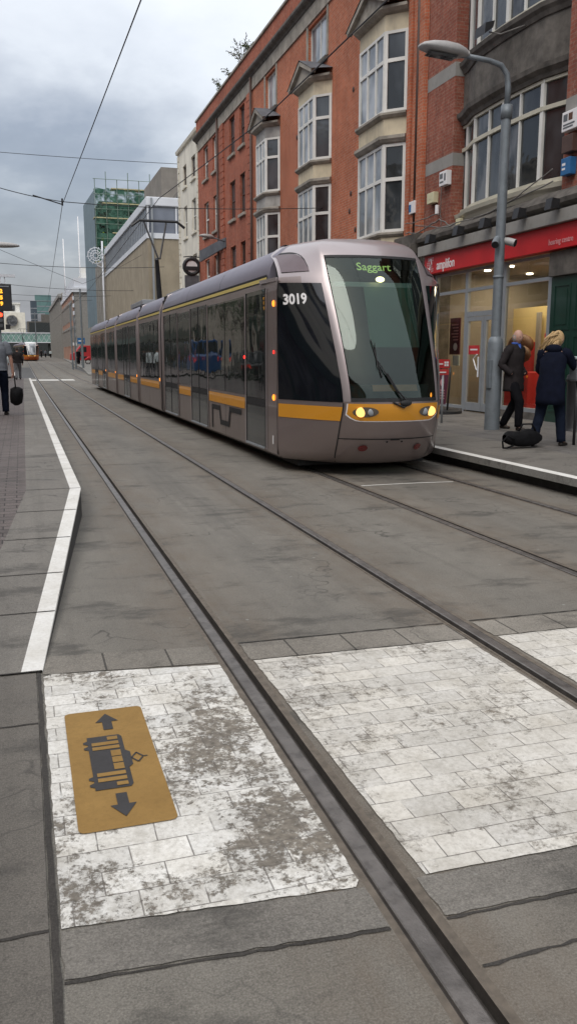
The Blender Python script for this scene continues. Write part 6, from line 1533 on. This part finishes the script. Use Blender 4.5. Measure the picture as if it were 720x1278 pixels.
def short_hair(m_, bald=False):
    def f(root, G, face, s):
        c = G['head']; q = MB(); nu, nv = 18, 8; o = 0
        r_ = face.cross(Vector((0, 0, 1))).normalized(); u = r_.cross(face)
        lo, hi = (.42, .68) if bald else (0.0, .62)
        for j in range(nv + 1):
            ph = math.pi * (lo + (hi - lo) * j / nv)
            for i in range(nu):
                a = 2 * math.pi * i / nu; fr_ = math.cos(a)
                k = 1.06
                p_ = ph * (1 if fr_ < .2 else (1 - (fr_ - .2) * .55))
                if bald: k = 1.05 if fr_ < .35 else .8
                q.v.append(tuple(c + (r_ * math.sin(p_) * math.sin(a) * .078 * k + face * (math.sin(p_) * fr_ * .1 * k) + u * math.cos(p_) * .124 * k) * s))
        for j in range(nv):
            for i in range(nu): a = j * nu + i; b_ = j * nu + (i + 1) % nu; q.f.append([a, a + nu, b_ + nu, b_]); q.m.append(0)
        ob = q.build('hair', m_, None, smooth=True); ob.parent = root
    return f
def tied_hair(m_):
    def f(root, G, face, s):
        c = G['head']; q = MB(); q.ball(tuple(c + Vector((0, -.012, .018)) * s), .097 * s, 16, 10, (.88, 1.06, 1.2))
        rnd_ = random.Random(5)
        for k in range(60):   # strands blown towards the left of the picture
            a = c + Vector((rnd_.uniform(-.07, .05), rnd_.uniform(-.11, -.02), rnd_.uniform(-.05, .12))) * s
            b_ = a + Vector((rnd_.uniform(-.12, -.03), rnd_.uniform(-.06, .0), rnd_.uniform(-.13, -.03))) * s
            d = b_ + Vector((rnd_.uniform(-.14, -.02), rnd_.uniform(-.03, .03), rnd_.uniform(-.16, -.04))) * s
            q.tube([a, b_, d], [.016 * s, .011 * s, .002 * s], 5)
        ob = q.build('hair', m_, None, smooth=True); ob.parent = root
    return f

def stand(stride=0.0, h=0):
    return {'hipL': (-.09, 0, .92), 'hipR': (.09, 0, .92), 'waist': (0, 0, 1.08), 'chest': (0, 0, 1.31), 'neck': (0, .0, 1.49), 'head': (0, .035, 1.63),
            'shL': (-.185, 0, 1.41), 'shR': (.185, 0, 1.41), 'elL': (-.25, -.03, 1.13), 'elR': (.25, -.03, 1.13), 'wrL': (-.26, .07, .88), 'wrR': (.26, .07, .88),
            'knL': (-.10, .02 - stride * .1, .50), 'knR': (.10, .06 + stride * .35, .50), 'anL': (-.10, -.04 - stride * .55, .075), 'anR': (.10, -.02 + stride * .55, .075), 'toeL': (-.12, .11 - stride * .55, .03), 'toeR': (.12, .13 + stride * .55, .03)}
# older man walking to the right, hands in his jacket pockets
J = stand(.40); J.update({'elL': (-.30, -.10, 1.14), 'elR': (.29, -.08, 1.14), 'wrL': (-.20, .10, .98), 'wrR': (.20, .10, .98), 'hipL': (-.09, 0, .90), 'hipR': (.09, 0, .90), 'face': (.25, 1, -.16), 'head': (.01, .05, 1.62)})
person('bald older man in dark brown jacket and blue shirt walking past the shop', (8.30, 13.2, .272), (.42, -.90), J,
       {'skin': M['skin'], 'top': M['jacket'], 'legs': M['blacktr'], 'shoe': M['shoe']}, hair=short_hair(M['hairgrey'], True), top_len=.60, collar=M['blueshirt'], hide_hands=('L', 'R'), s=1.0, coat_flare=1.05)
# woman seen from behind, bending a little to the ticket reader
J = stand(0); J.update({'anL': (-.20, -.10, .075), 'toeL': (-.23, .05, .03), 'knL': (-.15, .02, .49), 'anR': (.17, .10, .075), 'toeR': (.2, .25, .03), 'knR': (.13, .10, .49), 'chest': (0, .06, 1.30), 'neck': (0, .10, 1.47), 'head': (.02, .155, 1.60),
   'shL': (-.17, .06, 1.40), 'shR': (.17, .08, 1.40), 'elR': (.27, .25, 1.18), 'wrR': (.28, .47, 1.17), 'elL': (-.24, .13, 1.14), 'wrL': (-.13, .32, 1.06), 'face': (.35, 1, -.35)})
person('blonde woman in navy hooded coat seen from behind, reaching to the ticket reader', (7.38, 10.74, .255), (.80, .60), J,
       {'skin': M['skin'], 'top': M['navy'], 'legs': M['jeans'], 'shoe': M['shoe']}, hair=tied_hair(M['hairblonde']), top_len=.54, hood=True, s=.97, coat_flare=1.08)
# man on the left walking away with a bag
J = stand(.35); J.update({'elR': (.27, -.02, 1.12), 'wrR': (.29, .02, .86), 'neck': (0, .03, 1.50), 'head': (-.01, .06, 1.64)})
person('man in grey t-shirt walking away at the left edge, black bag in hand', (-.49, 19.6, .28), (.05, 1), J,
       {'skin': M['skin2'], 'top': M['greytee'], 'legs': M['jeans'], 'shoe': M['shoe']}, hair=short_hair(M['hairdark']), sleeve=.5, s=1.08, handcurl=.95)
bg = thing('carry_bag', 'black soft carry bag hanging from the hand of the man in grey t-shirt', 'bag', (-.13, 19.55, .45))
q = MB(); q.tube([(-.27, 19.5, .50), (-.27, 19.5, .56), (-.255, 19.5, .72), (-.25, 19.5, .86), (-.25, 19.5, .90)], [.04, .125, .14, .13, .06], 12); 
for i, v in enumerate(q.v): q.v[i] = (v[0] + .13, 19.5 + (v[1] - 19.5) * 1.5, v[2])
q.build('body', M['bagblack'], bg, smooth=True)
q = MB(); q.tube([(-.14, 19.35, .86), (-.15, 19.45, 1.10), (-.155, 19.58, 1.135), (-.15, 19.7, 1.10), (-.14, 19.75, .86)], .014, 6); q.build('handle', M['bagblack'], bg, smooth=True)
J = stand(.5)
person('pedestrian in dark grey jacket and grey trousers walking away beyond the man with the bag', (-.17, 49.5, .28), (0, 1), J, {'skin': M['skin2'], 'top': M['jacket'], 'legs': M['greytr'], 'shoe': M['shoe']}, hair=short_hair(M['hairdark']), s=1.0, group='pedestrians far down the left platform')
person('pedestrian in pale blue top standing near the traffic signal on the left platform', (-.95, 52, .26), (.3, 1), stand(.1), {'skin': M['skin2'], 'top': M['paper'], 'legs': M['jeans'], 'shoe': M['shoe']}, hair=short_hair(M['hairdark']), s=1.0, group='pedestrians far down the left platform')
person('rider in black standing by the parked motorcycle', (7.0, 111.3, gz(112) + .12), (.3, -1), stand(.1), {'skin': M['skin2'], 'top': M['blacktr'], 'legs': M['blacktr'], 'shoe': M['shoe']}, hair=short_hair(M['black']), s=1.05)
for k, (x_, y_, mt) in enumerate(((4.6, 205, 'jacket'), (5.6, 208, 'greytee'), (6.6, 203, 'paper'))):
    person(('pedestrian in dark jacket under the bridge, left of three', 'pedestrian in grey under the bridge, middle of three', 'pedestrian in pale top under the bridge, right of three')[k], (x_, y_, gz(y_) + .02), (.2, -1), stand(.2), {'skin': M['skin2'], 'top': M[mt], 'legs': M['blacktr'], 'shoe': M['shoe']}, hair=short_hair(M['hairdark']), s=1.0, group='pedestrians under the bridge')
# holdall on the pavement
hb = thing('holdall', 'black holdall with a loose strap lying at the feet of the blonde woman', 'bag', (6.95, 10.72, .25))
q = MB()
def hold(u, v):
    a = 2 * math.pi * u; k = math.sin(math.pi * min(max(v, .02), .98)) ** .35
    return (6.93 + (v - .5) * .60, 10.72 + math.copysign(abs(math.cos(a)) ** .6, math.cos(a)) * .15 * k, .25 + .015 + .125 + math.copysign(abs(math.sin(a)) ** .7, math.sin(a)) * (.125 if math.sin(a) < 0 else .12 + .022 * math.sin(v * 9 + u * 5)) * k)
q.grid(hold, [i / 18 for i in range(19)], [i / 12 for i in range(13)]); q.build('body', M['bagblack'], hb, smooth=True, weld=True)
q = MB(); q.tube([(6.72, 10.6, .38), (6.58, 10.55, .44), (6.50, 10.55, .36), (6.52, 10.56, .27), (6.60, 10.58, .265), (6.7, 10.58, .3)], .014, 6); q.build('strap', M['bagblack'], hb, smooth=True)
q = MB(); q.tube([(6.8, 10.62, .5), (6.85, 10.6, .60), (7.0, 10.6, .60), (7.08, 10.62, .5)], .014, 6); q.build('handle', M['bagblack'], hb, smooth=True)

# ------------------------------------------------------------------ the other side of the street (seen mirrored in the tram's windows)
def left_building(y0, y1, h, m_, lab, n, floors, fm='white'):
    b_ = thing('street_building', lab, 'building', (-9, (y0 + y1) / 2, .28)); X = -9
    hs = []
    for f in range(floors):
        for k in range(n):
            c = y0 + (y1 - y0) * (k + .5) / n; w_ = (y1 - y0) / n * .26; z0 = 5 + f * 3.3; hs.append((c - w_, c + w_, z0, z0 + 2.1))
    q = MB(); wall_x(q, X, y0, y1, 4.2, h, hs, .15, -1); shell_rest(q, X, y0, y1, .2, h, 12, sgn=-1); q.build('wall', m_, b_)
    for hh in hs: sash(b_, X - .1, *hh, M[fm], M['glassm'], 1, 2, .07, None, sgn=-1)
    q = MB(); q.box(X - .2, X + .1, y0, y1, .28, .9); q.box(X - .2, X + .15, y0, y1, 3.3, 4.2)
    for k in range(n + 1): c = y0 + (y1 - y0) * k / n; q.box(X - .2, X + .05, max(y0, c - .25), min(y1, c + .25), .9, 3.3)
    q.build('shop_storey', M['stonedk' if n % 2 else 'greendoor'], b_)
    q = MB(); q.quad((X - .12, y0, .9), (X - .12, y1, .9), (X - .12, y1, 3.3), (X - .12, y0, 3.3)); q.build('shop_window', M['glassm'], b_)
    q = MB(); q.box(X - .1, X + .3, y0, y1, h - .3, h + .1); q.build('cornice', M['stone'], b_)
left_building(-14, 4, 12, M['brick1'], 'dull brick shop building opposite the hearing shop, out of frame to the left', 6, 2)
left_building(4, 17, 10.5, M['creamwall'], 'cream rendered building across the street from the tram cab, out of frame', 4, 2)
left_building(17, 33, 13.5, M['brick3'], 'deep red brick building across from the middle of the tram, out of frame', 5, 3)
left_building(33, 58, 11.5, M['stone'], 'long grey stone building across from the tram rear, out of frame', 8, 2)

left_building(76, 118, 14, M['stone'], 'long grey stone building beyond the junction on the left, out of frame', 12, 3)
left_building(118, 170, 12, M['stonedk'], 'sooty grey building far along the left side, out of frame', 12, 2)
left_building(170, 238, 15, M['brickfar'], 'farthest red brick building on the left before the bridge, out of frame', 12, 3)
# vehicles and a tree on the far side of the street, mirrored in the tram's glass
M['carpaint'] = mat('dark_grey_car_paint', (.035, .04, .045), .3, .4, .1, 2, coat=.6); M['bluepaint'] = mat('blue_van_paint', (.02, .10, .30), .35, .1, .1, 2, coat=.5)
M['taillamp'] = emit('tail_lamp', (1, .06, .04), .7)
def vehicle(name, label, cat, x, y, L_, W_, H_, paint, van=False):
    t_ = thing(name, label, cat, (x, y, .28)); q = MB()
    prof = [(0, .3), (0, H_ * .55), (.1, H_ * .62), (.35 if not van else .08, H_), (L_ * .55, H_), (L_ * .74, H_ * .6), (L_ - .1, H_ * .5), (L_, .5), (L_, .3)]
    q.prism(prof, lambda u, v, d: (d, y + u, .28 + v), x - W_ / 2, x + W_ / 2); q.build('body', paint, t_, bevel=.07)
    for s_ in (-1, 1):
        q = MB(); xx = x + s_ * (W_ / 2 + .006); q.add([(xx, y + .5, .28 + H_ * .62), (xx, y + .62, .28 + H_ * .92), (xx, y + L_ * .54, .28 + H_ * .92), (xx, y + L_ * .68, .28 + H_ * .62)], [(0, 1, 2, 3)]); q.build('side_window', M['glassd'], t_)
        for yy in (.85, L_ - .85):
            q = MB(); q.tube([(x + s_ * (W_ / 2 - .18), y + yy, .6), (x + s_ * (W_ / 2 + .02), y + yy, .6)], .32, 20); w_ = q.build('wheel', M['trubber'], t_, smooth=40)
            q = MB(); q.tube([(x + s_ * (W_ / 2 + .02), y + yy, .6), (x + s_ * (W_ / 2 + .03), y + yy, .6)], .19, 16); q.build('rim', M['greymetal'], w_)
        q = MB(); q.box(x + s_ * (W_ / 2 - .28), x + s_ * (W_ / 2 - .04), y - .02, y + .01, .28 + H_ * .42, .28 + H_ * .54); q.build('tail_light', M['taillamp'], t_)
    q = MB(); q.quad((x - W_ * .38, y + .09, .28 + H_ * .64), (x + W_ * .38, y + .09, .28 + H_ * .64), (x + W_ * .34, y + (.3 if not van else .05), .28 + H_ * .93), (x - W_ * .34, y + (.3 if not van else .05), .28 + H_ * .93)); q.build('rear_window', M['glassd'], t_)
vehicle('parked_car', 'dark grey estate car parked out of frame on the left, nearer of two', 'car', -5.6, 37, 4.4, 1.75, 1.5, M['carpaint'])
vehicle('parked_car', 'second dark car parked farther along on the left, out of frame', 'car', -5.8, 45, 4.2, 1.75, 1.45, M['carpaint'])
vehicle('parked_van', 'bright blue van parked out of frame beyond the two dark cars on the left', 'van', -5.6, 57, 5.2, 1.95, 2.3, M['bluepaint'], True)
M['treeleaf'] = mat('street_tree_leaf', (.045, .085, .025), .7, 0, .5, 5)
def street_tree(x, y, h, label, seed):
    r_ = random.Random(seed); t_ = thing('street_tree', label, 'tree', (x, y, .28)); q = MB()
    q.tube([(x, y, .28), (x + .05, y, h * .25), (x - .03, y + .05, h * .5), (x, y, h * .75)], [.16, .12, .09, .04], 9)
    tips = []
    for k in range(11):
        a = r_.uniform(0, 6.28); z0 = h * r_.uniform(.35, .65); L_ = h * r_.uniform(.18, .3); e_ = Vector((x + math.cos(a) * L_, y + math.sin(a) * L_, z0 + L_ * r_.uniform(.6, 1.2))); q.tube([(x, y, z0), tuple((Vector((x, y, z0)) + e_) / 2 + Vector((0, 0, -.1))), tuple(e_)], [.05, .035, .015], 5); tips.append(e_)
    q.build('trunk', M['brownframe'], t_, smooth=True); q = MB()
    for e_ in tips:
        for c_ in range(7):
            c = e_ + Vector((r_.gauss(0, .4), r_.gauss(0, .4), r_.gauss(0, .35)))
            for j in range(45):
                p_ = c + Vector((r_.gauss(0, .2), r_.gauss(0, .2), r_.gauss(0, .17))); a_ = Vector((r_.uniform(-1, 1), r_.uniform(-1, 1), r_.uniform(-1, 1))).normalized() * .08; b_ = Vector((r_.uniform(-1, 1), r_.uniform(-1, 1), r_.uniform(-1, 1))).normalized() * .04
                q.quad(p_ - a_, p_ + b_, p_ + a_, p_ - b_)
    q.build('crown', M['treeleaf'], t_)
street_tree(-6.4, 34.5, 6.5, 'smaller leafy street tree out of frame, left of the nearer dark car', 3)
street_tree(-6.6, 51.5, 7.0, 'taller leafy street tree out of frame between dark car and blue van', 9)

def split_parts(names):
    """give every loose piece of these parts an object of its own"""
    for o in list(bpy.data.objects):
        if o.type != 'MESH' or o.name.split('.')[0] not in names or not o.parent: continue
        if o.name.split('.')[0] == 'stone_band' and o.parent.name.split('.')[0] != 'shop_building': continue
        bm = bmesh.new(); bm.from_mesh(o.data); bm.verts.ensure_lookup_table(); seen = set(); groups = []
        for v in bm.verts:
            if v.index in seen: continue
            st_ = [v]; g_ = []; seen.add(v.index)
            while st_:
                a = st_.pop(); g_.append(a.index)
                for e_ in a.link_edges:
                    b_ = e_.other_vert(a)
                    if b_.index not in seen: seen.add(b_.index); st_.append(b_)
            groups.append(set(g_))
        bm.free()
        if len(groups) < 2 or len(groups) > 90: continue
        src = o.data; fc = [list(p_.vertices) for p_ in src.polygons]; co_ = [tuple(v.co) for v in src.vertices]; mi = [p_.material_index for p_ in src.polygons]; sm = src.polygons[0].use_smooth
        for k, g_ in enumerate(groups):
            idx = sorted(g_); mp = {a: i for i, a in enumerate(idx)}; ff = [(f, m_) for f, m_ in zip(fc, mi) if f[0] in g_]
            me = bpy.data.meshes.new(o.name.split('.')[0]); me.from_pydata([co_[i] for i in idx], [], [[mp[i] for i in f] for f, _ in ff])
            for mm in src.materials: me.materials.append(mm)
            me.polygons.foreach_set('material_index', [m_ for _, m_ in ff]); me.polygons.foreach_set('use_smooth', [sm] * len(ff)); me.update()
            if k == 0: o.data = me
            else:
                n_ = bpy.data.objects.new(o.name.split('.')[0], me); COL.objects.link(n_); n_.parent = o.parent; n_.location = o.location; n_.rotation_euler = o.rotation_euler
split_parts({'spandrel', 'window_pane', 'stone_surround', 'oriel_bay', 'collar', 'quoin', 'stone_string', 'stone_band', 'roof_equipment', 'pier', 'wall_vent', 'scaffold_pole', 'bow_sill', 'mullion', 'stone_jamb', 'shop_pier', 'plinth', 'chimney', 'tram_pictogram', 'pictogram_windows', 'header_icon', 'sign_board', 'name_bar'})
